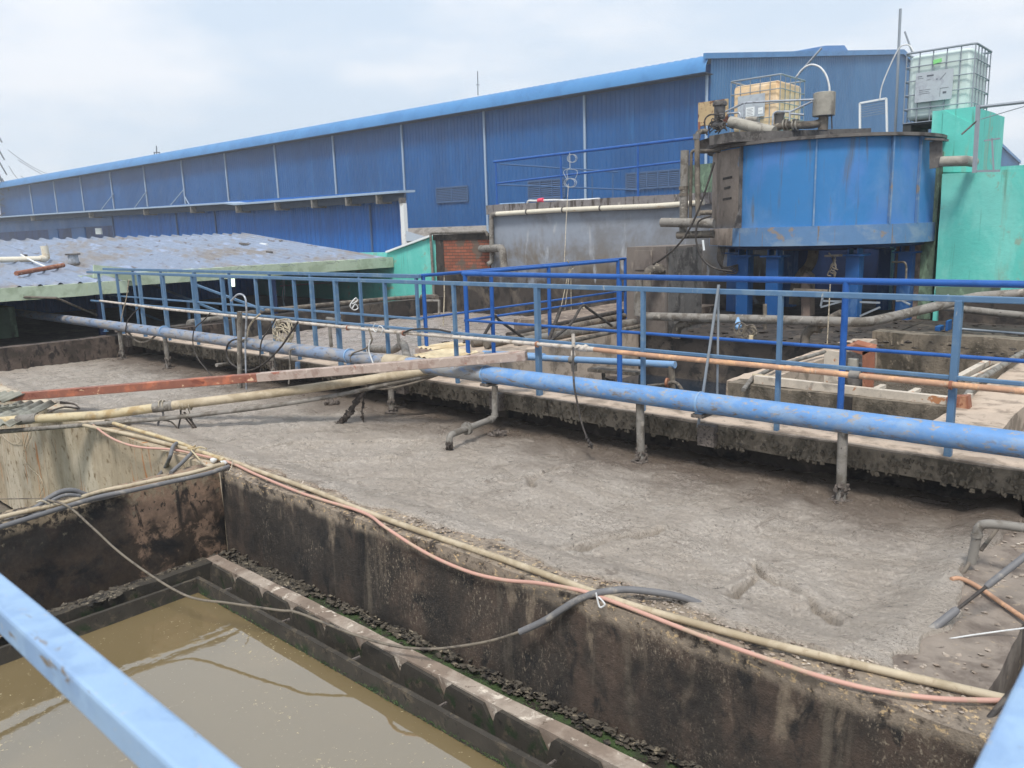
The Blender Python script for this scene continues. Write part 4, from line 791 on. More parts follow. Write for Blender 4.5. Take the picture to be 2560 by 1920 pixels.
for (x0, y0, x1, y1, nd) in ((1092, 469, 1172, 504, 2), (1322, 452, 1414, 494, 3), (1567, 432, 1702, 468, 5)):
    a = PW(x0, y0); b = PW(x1, y1); s0, s1 = (a-WC).dot(WD), (b-WC).dot(WD); zt, zb = a.z-.05, b.z+.05
    f = MB()
    for z in (zb, zt): f.bar(wp(s0, .07, z), wp(s1, .07, z), .06, .08)
    for s in [s0+(s1-s0)*i/nd for i in range(nd+1)]: f.bar(wp(s, .07, zb), wp(s, .07, zt), .06, .08)
    lf = f.build('louvre_frame', 'louvre', wh); MB().prism([wp(s0, .034, zb), wp(s1, .034, zb), wp(s1, .034, zt), wp(s0, .034, zt)], WN*.003).build('dark_opening', 'under_dark', lf); sl_ = MB(); nsl = 9
    for i in range(nsl):
        z = zb+(zt-zb)*(i+.5)/nsl; sl_.prism([wp(s0, .03, z+.035), wp(s0, .09, z-.035), wp(s1, .09, z-.035), wp(s1, .03, z+.035)], Vector((0, 0, .012)))
    sl_.build('louvre_slats', 'louvre', lf)
o = MB().tube([PW(1195, 238, -3), PW(1194, 178, -3)], .03, 6).bar(PW(1190, 212, -3), PW(1199, 212, -3), .03, .03).build('lightning_rod', 'pylon'); tag(o, 'thin lightning rod standing on the middle of the warehouse roof', 'rod')
an_ = MB().tube([PW(392, 392, -3), PW(391, 364, -3)], .05, 6)
for q in (386, 398): an_.bar(PW(q, 392, -3), PW(q, 381, -3), .07, .07)
an_.bar(PW(385, 381, -3), PW(399, 381, -3), .09, .09)
tag(an_.build('roof_antenna', 'pylon'), 'small antenna frame on the far left part of the warehouse roof', 'antenna')
# ------------------------------------------------------------------ low blue building with canopy in front
CYN = 24.0
lo = thing('low_building', 'low bright blue building with a pale edged canopy before the warehouse', 'building', tuple(P(700, 640, y=25)))
ce = [P(-120, 552, y=CYN), P(140, 535, y=CYN), P(560, 510, y=CYN), P(585, 513, y=CYN), P(760, 500, y=CYN), P(996, 482, y=CYN)]
for i in range(len(ce)-1): pass
mb = MB()
for i in range(len(ce)-1): mb.prism([ce[i], ce[i+1], ce[i+1]+Vector((0, 1.0, .04)), ce[i]+Vector((0, 1.0, .04))], (0, 0, .10))
mb.build('canopy', 'downpipe', lo)
for i in range(len(ce)-1): MB().prism([ce[i]+Vector((0, .35, -.34)), ce[i+1]+Vector((0, .35, -.34)), ce[i+1]+Vector((0, .35, 0)), ce[i]+Vector((0, .35, 0))], (0, .08, 0)).build('soffit_shade', 'under_dark', lo)  # dark strip hung under the canopy, standing in for the soffit shadow
for px_ in (75, 222, 360, 478, 592, 690, 782, 868, 945):
    q = P(px_, 512, y=CYN+.1); t_ = next(((a, b) for a, b in zip(ce, ce[1:]) if a.x <= q.x <= b.x), (ce[0], ce[1])); f_ = (q.x-t_[0].x)/(t_[1].x-t_[0].x); z = t_[0].z+(t_[1].z-t_[0].z)*f_
    MB().box((q.x-.05, CYN+.02, z-.42), (q.x+.05, CYN+.9, z-.03)).build('bracket', 'pvc_grey', lo)
xa, xb, xc = P(285, 560, y=25).x, P(1003, 560, y=25).x, P(-150, 560, y=25).x
mb = MB(); pr4 = ((0, 0), (.13, 0), (.15, .025), (.19, .025)); nn = int((xb-xa)/.21); zt0, zt1 = P(285, 540, y=25).z, P(1000, 503, y=25).z
cc4 = [(xa+i*.21+a, b) for i in range(nn) for a, b in pr4]
for x, o_ in cc4: zt = zt0+(zt1-zt0)*(x-xa)/(xb-xa); mb.v += [Vector((x, 25-o_, -1.5)), Vector((x, 25-o_, zt+.5))]
for i in range(len(cc4)-1): mb.f.append((2*i, 2*i+2, 2*i+3, 2*i+1))
mb.build('wall', 'shed_blue', lo)
MB().box((xc, 24.9, P(100, 575, y=25).z), (xa, 25.1, P(100, 548, y=25).z)).build('fascia', 'wh_blue', lo)
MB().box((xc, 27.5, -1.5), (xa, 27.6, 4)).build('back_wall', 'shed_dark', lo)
for x0, x1 in ((122, 145), (180, 213)): MB().box((P(x0, 590, y=25).x, 25, 0), (P(x1, 590, y=25).x, 25.1, P(x0, 570, y=25).z)).build('panel', 'wh_blue', lo)
MB().bar(P(240, 578, y=24.9), P(254, 578, y=24.9), .1, .45).build('lamp', 'paper', lo)
for px_ in (283, 443, 540, 928): q = P(px_, 560, y=24.95); MB().tube([(q.x, 24.92, 0), (q.x, 24.92, q.z+.9)], .05, 6).build('downpipe', 'louvre', lo)
wc_ = thing('white_column', 'white painted column at the right end of the low blue building', 'column', tuple(P(1008, 630, y=24)))
MB().box((P(1002, 560, y=24).x, 24.0, -1), (P(1011, 560, y=24).x, 24.2, P(1008, 508, y=24).z)).build('shaft', 'white_col', wc_)
MB().box((P(1001, 560, y=24).x, 23.98, P(1008, 508, y=24).z), (P(1009, 560, y=24).x, 24.2, P(1008, 494, y=24).z)).build('cap', 'steel_dark', wc_)
gr = MB().prism([P(1015, 577, y=20), P(1072, 594, y=18), P(1072, 600, y=17), P(1015, 603, y=18)], (0, .05, -.05)); tag(gr.build('lean_to_roof', 'galv_grey'), 'small grey lean-to sheet between white column and brick wall', 'roof')
# ================================================================== SHEDS AT LEFT
rz = lambda x: .93-.11*(x+17.0)
def PR(px_, py_):
    a = ray(px_, py_); s = (.93-.11*17-H)/(a.z+.11*a.x); return Vector((0, 0, H))+a*s
sh = thing('open_shed', 'open shed with a faded corrugated roof and pale green gutters at left', 'shed', (-17, 8, -.2))
def roof(x0, x1, y0, y1, nm):
    n = int((y1-y0)/.32); mb = MB()
    mb.grid(lambda s, t: (x0+(x1-x0)*t + (.12*mn.noise(Vector((s*n*.9, 3, 0))) if t > .99 else 0), y0+(y1-y0)*s, rz(x0+(x1-x0)*t)+(.055*max(0, min(1, 1.5-abs((s*n) % 1-.5)/.13)))+.012*mn.noise(Vector((s*14, t*9, 2)))), n*12, 14)
    o = mb.build(nm, 'roof_tin', sh, sm=True); q = o.modifiers.new('s', 'SOLIDIFY'); q.thickness = .008
yE = 13.72
roof(-15.86, -23.7, .5, 6.55, 'corrugated_roof'); roof(-16.55, -23.7, 6.56, yE, 'corrugated_roof')
g1t, g1b = P(318, 702, x=-15.85), P(318, 731, x=-15.85)
rough_box((-16.0, .3, g1b.z), (-15.85, g1t.y, g1t.z+.01), .1, .008, 40).build('gutter', 'gutter_green', sh, sm=True)
g2t, g2b = P(1000, 642, x=-16.55), P(1000, 667, x=-16.55)
rough_box((-16.75, 6.0, g2b.z), (-16.55, yE, g2t.z), .1, .008, 41).build('gutter', 'gutter_green', sh, sm=True)
MB().prism([P(235, 662, x=-16.5), P(330, 672, x=-16.5), P(330, 702, x=-16.5), P(235, 695, x=-16.5)], (-.05, 0, 0)).build('gable_board', 'gutter_green', sh)
mb = MB(); nn = int(14/.22); cb4 = [(.0+i*.22+a, b) for i in range(nn) for a, b in pr4]
for y, o_ in cb4: mb.v += [Vector((-23.4+o_, y, -1.5)), Vector((-23.4+o_, y, 1.6))]
for i in range(len(cb4)-1): mb.f.append((2*i, 2*i+1, 2*i+3, 2*i+2))
mb.build('rear_wall', 'shed_blue', sh)
MB().box((-23.4, .2, -1.5), (-15.9, .35, 1.2)).build('added_side_wall', 'shed_dark', sh)  # unseen end wall, added to close the shed so its interior stays dark
MB().box((-23.4, .2, -1.6), (-14.3, 13.7, -.25)).build('floor', 'grime', sh)
for y in (2.2, 6.3, 10.2): MB().bar((-16.7, y, -.25), (-16.7, y, .62), .10, .10).build('post', 'shed_dark', sh)
MB().box((-19.4, 2.0, -.25), (-18.0, 5.2, .35)).build('machine', 'green_dirty', sh)
MB().tube([P(-50, 740, x=-16.2), P(140, 745, x=-15.6), P(255, 793, y=6.4)], .022, 8).build('inner_pipe', 'pvc_old', sh, sm=True)
MB().tube([P(880, 702, y=12.5), P(700, 715, y=12.5)], .02, 6).build('hanging_tube', 'galv_grey', sh)
for q in (((705, 690), (712, 730), (708, 760), (720, 775)), ((712, 700), (706, 740), (714, 770), (716, 790))): MB().tube(smooth([P(a, b, y=11) for a, b in q], 3), .010, 6).build('hanging_wire', 'galv_grey', sh)
lt = thing('lamp', 'glowing white tube lamp hanging under the shed gutter', 'lamp', tuple(P(583, 700, y=9.2)))
MB().tube([P(583, 716, y=9.2), P(582, 694, y=9.2)], .038, 12).build('bulb', 'lamp', lt, sm=True)
MB().tube([P(582, 694, y=9.2), P(582, 684, y=9.2)], .02, 8).build('socket', 'steel_dark', lt, sm=True)
sp = PR(185, 662)
so_ = thing('spool', 'metal wire spool standing on the corrugated roof', 'spool', tuple(sp))
rr = (P(205, 650, x=sp.x)-P(168, 650, x=sp.x)).length*.5; hh = (P(187, 632, x=sp.x)-P(187, 660, x=sp.x)).length
MB().lathe(sp, [(0, 0), (rr, 0), (rr, .03), (rr*.7, .03)], 20).build('flange', 'steel_dark', so_, sm=True)
MB().lathe(sp, [(rr*.7, hh-.03), (rr, hh-.03), (rr, hh), (0, hh)], 20).build('flange', 'steel_dark', so_, sm=True)
MB().lathe(sp, [(rr*.68, .02), (rr*.68+.01, hh*.3), (rr*.68, hh*.6), (rr*.68, hh)], 20).build('drum', 'galv', so_, sm=True)
rp_ = thing('roof_pipe', 'cream plastic pipe with an upturned elbow lying on the corrugated roof', 'pipe', tuple(PR(60, 660)))
z_ = Vector((0, 0, .09))
MB().tube([PR(-60, 662)+z_, PR(104, 658)+z_], .06, 12).build('pipe_run', 'pvc_cream', rp_, sm=True)
MB().tube(fillet([PR(102, 658)+z_, PR(118, 657)+z_, PR(116, 657)+Vector((0, 0, .36))], .1), .075, 12).build('elbow', 'pvc_cream', rp_, sm=True)
tube_thing('roof_bar', 'rusty brown bar lying on the corrugated roof', 'bar', [PR(42, 696)+z_, PR(160, 674)+z_], .045, 'rust')
tube_thing('roof_strip', 'thin white strip lying across the corrugated roof beside the cream pipe', 'strip', smooth([PR(55, 656)+z_*1.8, PR(80, 662)+z_, PR(120, 676)+z_*.6], 4), .02, 'rope_white', n=6)
for k, q in enumerate(((600, 613, 625, 616), (652, 614, 668, 617), (700, 607, 705, 608), (668, 634, 680, 636), (60, 644, 66, 645))):
    o = MB().bar(PR(q[0], q[1])+Vector((0, 0, .05)), PR(q[2], q[3])+Vector((0, 0, .05)), .07, .05).build('roof_debris', 'steel_dark' if k != 1 else 'paper')
    tag(o, ['dark scrap strip on the right half of the corrugated roof', 'pale scrap piece on the right half of the corrugated roof', 'small dark scrap near the roof ridge', 'grey scrap flake lower on the corrugated roof', 'dark speck of scrap above the cream roof pipe'][k], 'scrap')
# green wall, brick wall
YG = 13.75
gw = thing('green_wall', 'peeling mint green wall beside the bare brick wall', 'wall', tuple(P(1040, 745, y=YG)))
xG = P(1092, 640, y=YG).x
pts = [Vector((-24, YG, -.8)), Vector((xG, YG, -.8)), Vector((xG, YG, P(1092, 588, y=YG).z)), P(1075, 592, y=YG), P(970, 631, y=YG), Vector((-24, YG, P(960, 634, y=YG).z))]
MB().prism(pts, (0, .15, 0)).build('wall', 'green_wall', gw)
MB().bar(P(1077, 590, y=YG-.02), P(968, 630, y=YG-.02), .12, .05).build('coping', 'paper', gw)
bw = thing('brick_wall', 'bare red brick wall with rough mortar between green and grey walls', 'wall', tuple(P(1160, 745, y=YG)))
xB0, xB1 = P(1093, 640, y=YG-.03).x, P(1224, 640, y=YG-.03).x
MB().box((xB0, YG-.03, -.6), (xB1, YG+.2, P(1150, 598, y=YG).z)).build('wall', 'brick', bw)
rough_box((xB0-.1, YG-.06, P(1150, 600, y=YG).z), (xB1, YG+.22, P(1150, 585, y=YG).z), .06, .02, 50).build('lintel', 'dark_wall', bw, sm=True)
rough_box((xB0-.02, YG-.05, -.6), (P(1112, 640, y=YG).x, YG-.02, P(1150, 600, y=YG).z), .05, .015, 51).build('mortar_strip', 'dark_wall', bw, sm=True)
rough_box((xB0, YG-.05, -.6), (xB1, YG-.02, P(1150, 680, y=YG).z), .08, .012, 52).build('dirty_base', 'dark_wall', bw, sm=True)
tube_thing('frame_pipe', 'old grey pipe framing the top and side of the brick wall', 'pipe', fillet([P(1086, 760, y=YG-.12), P(1080, 650, y=YG-.12), P(1076, 582, y=YG-.12), P(1216, 579, y=YG-.12), P(1219, 590, y=YG-.12)], .08), .035, 'pvc_grey')
# grey tank
gt = thing('grey_tank', 'large grey rendered concrete tank with a grimy lower half', 'tank', (-10, 13.6, 0))
xT0, xT1 = P(1226, 600, y=13.6).x, -6.9; zT = P(1226, 536, y=13.6).z; zC = P(1226, 514, y=13.6).z
rough_box((xT0, 13.6, -.5), (xT1, 17.5, zT), .2, .010, 60).build('wall', 'grey_tank', gt, sm=True)
rough_box((xT0-.04, 13.54, zT), (xT1, 17.6, zC+.01), .12, .012, 61).build('coping', 'coping', gt, sm=True)
dp = thing('drain_pipe', 'cream drain pipe running under the coping and down the grey tank corner', 'pipe', (xT0, 13.5, 1))
pts = [P(1760, 506, y=13.5), P(1640, 515, y=13.5), P(1490, 521, y=13.5), P(1380, 526, y=13.5), P(1240, 535, y=13.5)]
MB().tube(pts, .050, 12).build('pipe_run', 'pvc_cream', dp, sm=True)
MB().tube(fillet([P(1242, 535, y=13.5), P(1228, 536, y=13.5), P(1230, 655, y=13.5), P(1219, 661, y=13.4)], .09), .055, 12).build('downpipe', 'pvc_grey', dp, sm=True)
for q in ((1318, 529), (1408, 525), (1502, 520)): MB().ring(P(*q, y=13.5), (1, 0, 0), .050, .03, .012).build('strap', 'steel_dark', dp, sm=True)
tube_thing('overflow_pipe', 'thick elbowed grey pipe coming out of the brick wall', 'pipe', fillet([P(1203, 622, y=13.66), P(1256, 620, y=13.2), P(1262, 690, y=13.2)], .14, 6), .085, 'pvc_grey', n=14)
# railing on tank top
TR = 14.4
tr_ = thing('railing', 'blue railing with two sloping rails on top of the grey tank', 'railing', (-11, TR, zC))
r0, r1, m0, m1 = P(1235, 405, y=13.7), P(1735, 345, y=13.7), P(1240, 459, y=13.7), P(1735, 400, y=13.7)
MB().tube([r0, r1], .030, 10).build('top_rail', 'rail_bright', tr_, sm=True); MB().tube([m0, m1], .022, 10).build('mid_rail', 'rail_bright', tr_, sm=True)
for px_ in (1239, 1402, 1595): t_ = P(px_, 400, y=13.7); f_ = (t_.x-r0.x)/(r1.x-r0.x); MB().tube([(t_.x, 13.7, zC), (t_.x, 13.7, r0.z+(r1.z-r0.z)*f_)], .024, 8).build('post', 'rail_bright', tr_, sm=True)
for a, b in (((1250, 410), (1545, 430)), ((1245, 462), (1600, 475))): MB().tube([P(*a, y=15.8), P(*b, y=17.4)], .02, 6).build('rear_rail', 'louvre', tr_)
for q in ((1532, 435, 1532, 495), (1480, 440, 1481, 498)): MB().tube([P(q[0], q[1], y=17), P(q[2], q[3], y=17)], .02, 6).build('rear_post', 'louvre', tr_)
# hanging cords on tank rail
mb = MB(); q0_ = P(1427, 383, y=13.6)
mb.tube([P(1424, 382, y=13.6), P(1425, 420, y=13.6)], .010, 6)
mb.tube(smooth([P(*q, y=13.6) for q in ((1425, 420), (1409, 428), (1414, 442), (1420, 450), (1418, 425), (1440, 425), (1443, 435), (1436, 448), (1424, 446))], 4), .007, 6)
for ox in (0, .05):
    mb.tube(smooth([P(1429+11*math.cos(a)+ox*60, 396+10*math.sin(a), y=13.6) for a in [i*math.pi/4 for i in range(9)]], 2), .007, 6)
    mb.tube(smooth([P(1424+14*math.cos(a)+ox*80, 457+11*math.sin(a), y=13.6) for a in [i*math.pi/4 for i in range(9)]], 2), .007, 6)
tag(mb.build('cord_bundle', 'galv', sm=True), 'bundle of pale cord loops knotted on the tank-top railing', 'cord')
tube_thing('cord', 'thin cord dropping from the cord bundle down to the crosswalk rail', 'cord', [P(1421, 460, y=13.5), P(1415, 560, y=12.6), P(1411, 655, y=12.0)], .006, 'rope', n=6)
mb = MB().tube(smooth([P(1418, 650, x=cx_), P(1425, 662, x=cx_), P(1435, 668, x=cx_), P(1427, 675, x=cx_)], 3), .008, 6)
for a, b in (((1424, 668), (1400, 780)), ((1427, 672), (1428, 778)), ((1425, 672), (1412, 775))): mb.tube([P(*a, x=cx_), P(*b, x=cx_)], .005, 6)
tag(mb.build('cord', 'rope', sm=True), 'knotted cords hanging from the crosswalk railing', 'cord')
tube_thing('cord', 'pale cord hanging down from the left crosswalk rail', 'cord', [P(1110, 680, x=cl_), P(1111, 740, x=cl_), P(1108, 815, x=cl_)], .008, 'rope', n=6)
tube_thing('flower_bag', 'small pink bag lying on the coping of the grey tank', 'bag', [P(1346, 502, y=13.6), P(1358, 500, y=13.6)], .05, 'pink', n=8)
tube_thing('white_hose', 'white hose lying along the coping of the grey tank', 'hose', smooth([P(*q, y=13.62) for q in ((1318, 508), (1322, 502), (1340, 502), (1385, 500), (1430, 501), (1500, 497))], 4), .022, 'rope_white', n=6)
tube_thing('blue_hose', 'pale blue strip along the left end of the tank coping', 'hose', [P(1250, 511, y=13.6), P(1312, 508, y=13.6)], .02, 'rail_near', n=6)
tube_thing('wall_pipe', 'long grey pipe on the low wall behind the second sludge tank', 'pipe', [P(560, 790, x=-14.25), P(700, 773, x=-14.25), P(790, 764, x=-14.25), P(935, 750, x=-14.25), P(1040, 742, x=-14.2)], .045, 'pvc_old')
tube_thing('wall_pipe', 'brown elbow pipe end at the near end of the low wall', 'pipe', fillet([P(478, 820, x=-14.3), P(470, 806, x=-14.3), P(560, 795, x=-14.3)], .1), .055, 'pvc_grey')
tube_thing('wall_pipe', 'short thick open grey pipe above the sludge near the green wall', 'pipe', [P(1055, 743, y=12.4), P(1092, 744, y=12.4)], .07, 'pvc_old')
tube_thing('wall_pipe', 'thin grey tee pipe standing in the second sludge tank', 'pipe', [P(1060, 752, y=12.3), P(1098, 752, y=12.3), P(1098, 810, y=12.3)], .035, 'pvc_grey')
tag(MB().tube(smooth([P(*q, x=-13.9) for q in ((880, 760), (893, 752), (890, 745), (882, 752), (875, 765), (885, 775), (895, 770), (888, 760), (880, 772))], 4), .012, 6).build('wire_tangle', 'rope_white', sm=True), 'white wire tangle on the low wall pipe', 'wire')
# pipes lying on the crosswalk
zf = .15
for k, (lab, a, b, r_, m_) in enumerate((('long grey pipe lying on the crosswalk floor, nearest the left', (1215, 862), (1560, 790), .05, 'pvc_old'), ('pale pipe lying on the crosswalk floor between the darker ones', (1290, 855), (1590, 805), .055, 'pvc_grey'),
        ('dark pipe lying furthest back on the crosswalk floor', (1270, 838), (1570, 775), .04, 'cable_dark'), ('brown pipe along the pit edge of the crosswalk', (1385, 862), (1600, 815), .03, 'pvc_old'), ('short grey pipe stub on the crosswalk beside the blue post', (1180, 858), (1290, 846), .05, 'pvc_old'))):
    tube_thing('floor_pipe', lab, 'pipe', [P(*a, z=zf), P(*b, z=zf)], r_, m_)
for lab, q, r_, x_ in (('dark hose tied to the mid rail in an upside down V', ((1208, 842), (1232, 800), (1238, 790), (1250, 802), (1310, 846)), .018, cx_), ('second dark hose tied to the mid rail further back', ((1375, 852), (1425, 812), (1455, 765), (1475, 775), (1530, 815)), .018, cx_+.15),
                   ('thick dark rod leaning by the second blue post', ((1372, 850), (1403, 768)), .024, cx_+.1)):
    tube_thing('hose', lab, 'hose', smooth([P(*w_, x=x_) for w_ in q], 5), r_, 'cable_dark')
for k, q in enumerate(((1237, 790), (1458, 762))):
    o = MB().tube(smooth([P(q[0]-3, q[1]-6, x=cx_), P(q[0]+3, q[1], x=cx_), P(q[0], q[1]+10, x=cx_), P(q[0]-4, q[1]+3, x=cx_)], 4), .011, 6).build('tie', 'rope', sm=True); tag(o, ['pale rag tie holding the nearer dark hose', 'pale rag tie holding the farther dark hose'][k], 'tie')
mb = MB()
for i in range(420): mb.blob((random.uniform(-8.4, -6.9), random.uniform(7.6, 13), .01), random.uniform(.01, .03), 1.3, 1, .4, 5, 3, i, .6)
for i in range(500): mb.blob((random.uniform(-6.8, 3), random.uniform(9.95, 13), .01), random.uniform(.01, .04), 1.3, 1, .4, 5, 3, i, .6)
tag(mb.build('dirt_crumbs', 'clump', sm=True), 'dark crumbs of dirt on the crosswalk and the tower floor', 'dirt', kind='stuff')
# ================================================================== CONCRETE BOX AND PIPES BY THE TOWER
cbx = thing('concrete_pier', 'square grimy concrete pier with a raised panel left of the tower', 'pier', (-6.4, 10.5, 0))
rough_box((-6.73, 10.0, -.4), (-6.07, 11.06, 1.25), .10, .006, 70).build('pier', 'pier', cbx, sm=True)
MB().box((-6.58, 9.985, .92), (-6.28, 10.0, 1.20)).build('raised_panel', 'pier', cbx, bevel=.004)
MB().box((-6.062, 10.05, -.3), (-6.05, 11.0, 1.22)).build('side_plate', 'steel_dark', cbx)
lp = thing('transfer_pipe', 'long thick grey pipe running past the tower legs and rising at right', 'pipe', (-4.5, 9.7, .4))
YP = 9.72
MB().tube(fillet([P(1597, 700, y=YP), P(1597, 790, y=YP), P(2165, 806, y=YP), P(2240, 790, y=YP+.3), P(2440, 742, y=YP+1.3), P(2640, 728, y=YP+1.5)], .12, 6), .058, 16).build('pipe_run', 'pvc_grey', lp, sm=True)
MB().tube([P(1597, 722, y=YP), P(1597, 788, y=YP)], .072, 16).build('socket', 'pvc_grey', lp, sm=True)
MB().tube(fillet([P(1618, 722, y=YP), P(1618, 672, y=YP), P(1655, 676, y=YP+.2)], .13, 6), .062, 14).blob(P(1650, 672, y=YP+.2), .085, 1, 1, .8, 9, 7, 3, .3).build('elbow', 'pvc_old', lp, sm=True)
for lab, q, r_ in (('stubby grey elbow pipe at the pier foot', ((1690, 845), (1692, 820), (1720, 802), (1790, 796)), .062), ('grey sloping pipe with elbow between the blue legs', ((2012, 865), (2014, 830), (2045, 815), (2105, 784)), .058)):
    o = MB().tube(fillet([P(*w_, y=YP+.1) for w_ in q], .12, 6), r_, 14); c_ = P(q[2][0], q[2][1], y=YP+.1); o.ring(c_, (1, 0, .2), r_, .05, .03, 16)
    tag(o.build('pump_pipe', 'pvc_old', sm=True), lab, 'pipe')
tag(MB().blob(P(1845, 815, y=YP-.1), .048, 1, 1, 1, 12, 8, 1, 0).tube([P(1845, 808, y=YP-.1), P(1845, 793, y=YP-.1)], .02, 10, rf=lambda i, n: (.04, .012)[i]).build('float_bulb', 'bottle_blue', sm=True), 'pale blue drop-shaped float hanging under the grey pipe', 'float')
mb = MB()
for k in range(7):
    c_ = P(random.uniform(1840, 1900), random.uniform(818, 835), y=YP-.15); rx, rz_ = random.uniform(.05, .13), random.uniform(.05, .09)
    mb.tube([c_+Vector((rx*math.cos(a), random.uniform(-.01, .01), rz_*math.sin(a))) for a in [i*math.pi/8 for i in range(17)]], .008, 6)
tag(mb.build('cable_coil', 'cable', sm=True), 'loose cable coils lying below the grey pipe', 'cable')
tag(MB().tube([P(1877, 852, y=YP-.2), P(1878, 838, y=YP-.2)], .028, 10).build('plug', 'cream_sheet', sm=True), 'small cream plug lying on the floor edge', 'plug')
mb = MB()
for k in range(5): mb.tube(smooth([P(1798+4*k, 612, y=12.0), P(1794+3*k, 650+6*k, y=12.0), P(1812+6*k, 668+4*k, y=12.0), P(1845, 662+3*k, y=12.0)], 4), .012, 6)
tag(mb.build('cable_coil', 'cable_dark', sm=True), 'hanging loops of dark cable below the left rim of the tower', 'cable')
tube_thing('cable', 'dark cable swooping from the tower rim down to the pier elbow', 'cable', smooth([P(*q, y=10.0) for q in ((1786, 405), (1772, 450), (1748, 520), (1722, 575), (1690, 618), (1650, 650), (1628, 662))], 5), .014, 'cable_dark')
tube_thing('cable', 'second dark cable looping under the thick left pipes', 'cable', smooth([P(*q, y=10.6) for q in ((1778, 540), (1748, 552), (1740, 580), (1742, 610), (1758, 650), (1790, 672), (1830, 678))], 5), .014, 'cable_dark')
tube_thing('wire', 'thin wire hanging in front of the right tower leg', 'wire', [P(2076, 700, y=9.5), P(2068, 860, y=9.5)], .007, 'rope', n=6)
tag(MB().tube([P(1757, 600, y=10.4), P(1760, 626, y=10.4)], .016, 8).build('hanging_bottle', 'paper', sm=True), 'small white tube hanging beside the pier', 'tube')
# left pipe group
vp = thing('riser_pipe', 'thick vertical grey riser pipe at the left of the tower', 'pipe', tuple(P(1710, 560, y=11.6)))
MB().tube([P(1708, 590, y=11.6), P(1712, 376, y=11.6)], .066, 16).build('pipe_run', 'pvc_grey', vp, sm=True)
for q in (470, 487): MB().ring(P(1709, q, y=11.6), (0, 0, 1), .066, .05, .010, 16).build('collar', 'pvc_old', vp, sm=True)
MB().tube(fillet([P(1745, 540, y=11.5), P(1742, 330, y=11.5), P(1765, 328, y=11.7)], .1, 6), .040, 14).build('side_riser', 'pvc_old', vp, sm=True)
MB().ring(P(1741, 342, y=11.5), (0, 0, 1), .04, .08, .012).build('collar', 'hose_grey', vp, sm=True)
tube_thing('thick_pipe', 'fat grey horizontal pipe with a rounded end left of the tower', 'pipe', [P(1654, 556, y=11.4), P(1662, 556, y=11.4), P(1785, 558, y=11.5)], .072, 'pvc_grey', n=16)
tube_thing('thick_pipe', 'lower horizontal grey pipe under the fat one', 'pipe', [P(1694, 588, y=11.5), P(1702, 588, y=11.5), P(1785, 585, y=11.6)], .058, 'pvc_old', n=16)
tube_thing('thick_pipe', 'short upper horizontal grey pipe joining the slim riser', 'pipe', [P(1742, 532, y=11.5), P(1780, 531, y=11.6)], .038, 'pvc_old', n=12)
# ================================================================== BLUE TOWER
TC = Vector((-5.227, 13.372, 0)); TRAD = 1.70; ZB, ZS, ZT = 1.19, 1.47, 2.69
def proj(p):
    d = Vector(p)-Vector((0, 0, H)); w_ = d.dot(F_); return 1280+FPX*d.dot(R_)/w_, 960-FPX*d.dot(U_)/w_
def ang(px_, z=2.0, r=TRAD):
    best = min(((abs(proj(TC+Vector((r*math.cos(a), r*math.sin(a), z)))[0]-px_), a) for a in [math.radians(-200+.5*i) for i in range(520)] if (Vector((math.cos(a), math.sin(a), 0)).dot(-TC.normalized())) > -.12))
    return best[1]
tw = thing('tower_tank', 'round blue steel tank standing on blue legs with a grey platform on top', 'tank', tuple(TC))
MB().lathe(TC, [(0, ZB+.02), (TRAD, ZB+.02), (TRAD, ZT)], 72).build('shell', 'tower_blue', tw, sm=True)
MB().lathe(TC, [(TRAD-.05, ZB), (TRAD+.045, ZB), (TRAD+.045, ZS), (TRAD, ZS)], 72).build('skirt', 'tower_skirt', tw, sm=True)
a0, a1 = ang(1786), ang(1857)
MB().lathe(TC, [(TRAD+.004, ZS), (TRAD+.012, ZS+.01), (TRAD+.012, ZT-.02)], 14, a0-.15, a1).build('stained_panel', 'tower_grime', tw, sm=True)
for px_, w0 in ((1855, .055), (2037, .022), (2225, .05), (2292, .04)):
    a = ang(px_); e_ = Vector((math.cos(a), math.sin(a), 0)); t_ = Vector((-e_.y, e_.x, 0)); b_ = TC+e_*(TRAD+.002)
    rb = MB(); fl_ = .16 if px_ == 1855 else .05
    rb.prism([b_-t_*.012+Vector((0, 0, ZS)), b_-t_*.012+e_*fl_+Vector((0, 0, ZS)), b_-t_*.012+e_*w0+Vector((0, 0, ZS+.25)), b_-t_*.012+e_*w0+Vector((0, 0, ZT)), b_-t_*.012+Vector((0, 0, ZT))], t_*.024)
    rb.build('rib', 'steel_dark' if px_ == 1855 else 'tower_skirt', tw)
am = ang(1818, 1.9, TRAD+.012); em = Vector((math.cos(am), math.sin(am), 0)); tm_ = Vector((-em.y, em.x, 0)); mk = MB(); c_ = TC+em*(TRAD+.016)
for z, wd_ in ((2.24, .13), (2.09, .085), (1.92, .12)): mk.bar(c_-tm_*wd_+Vector((0, 0, z)), c_+tm_*wd_+Vector((0, 0, z+.012)), .01, .035)
mk.build('stencil_mark', 'cable_dark', tw)
MB().lathe(TC, [(TRAD-.25, ZT), (TRAD+.10, ZT), (TRAD+.10, ZT+.045), (TRAD-.3, ZT+.045)], 72).build('rim', 'steel_dark', tw, sm=True)
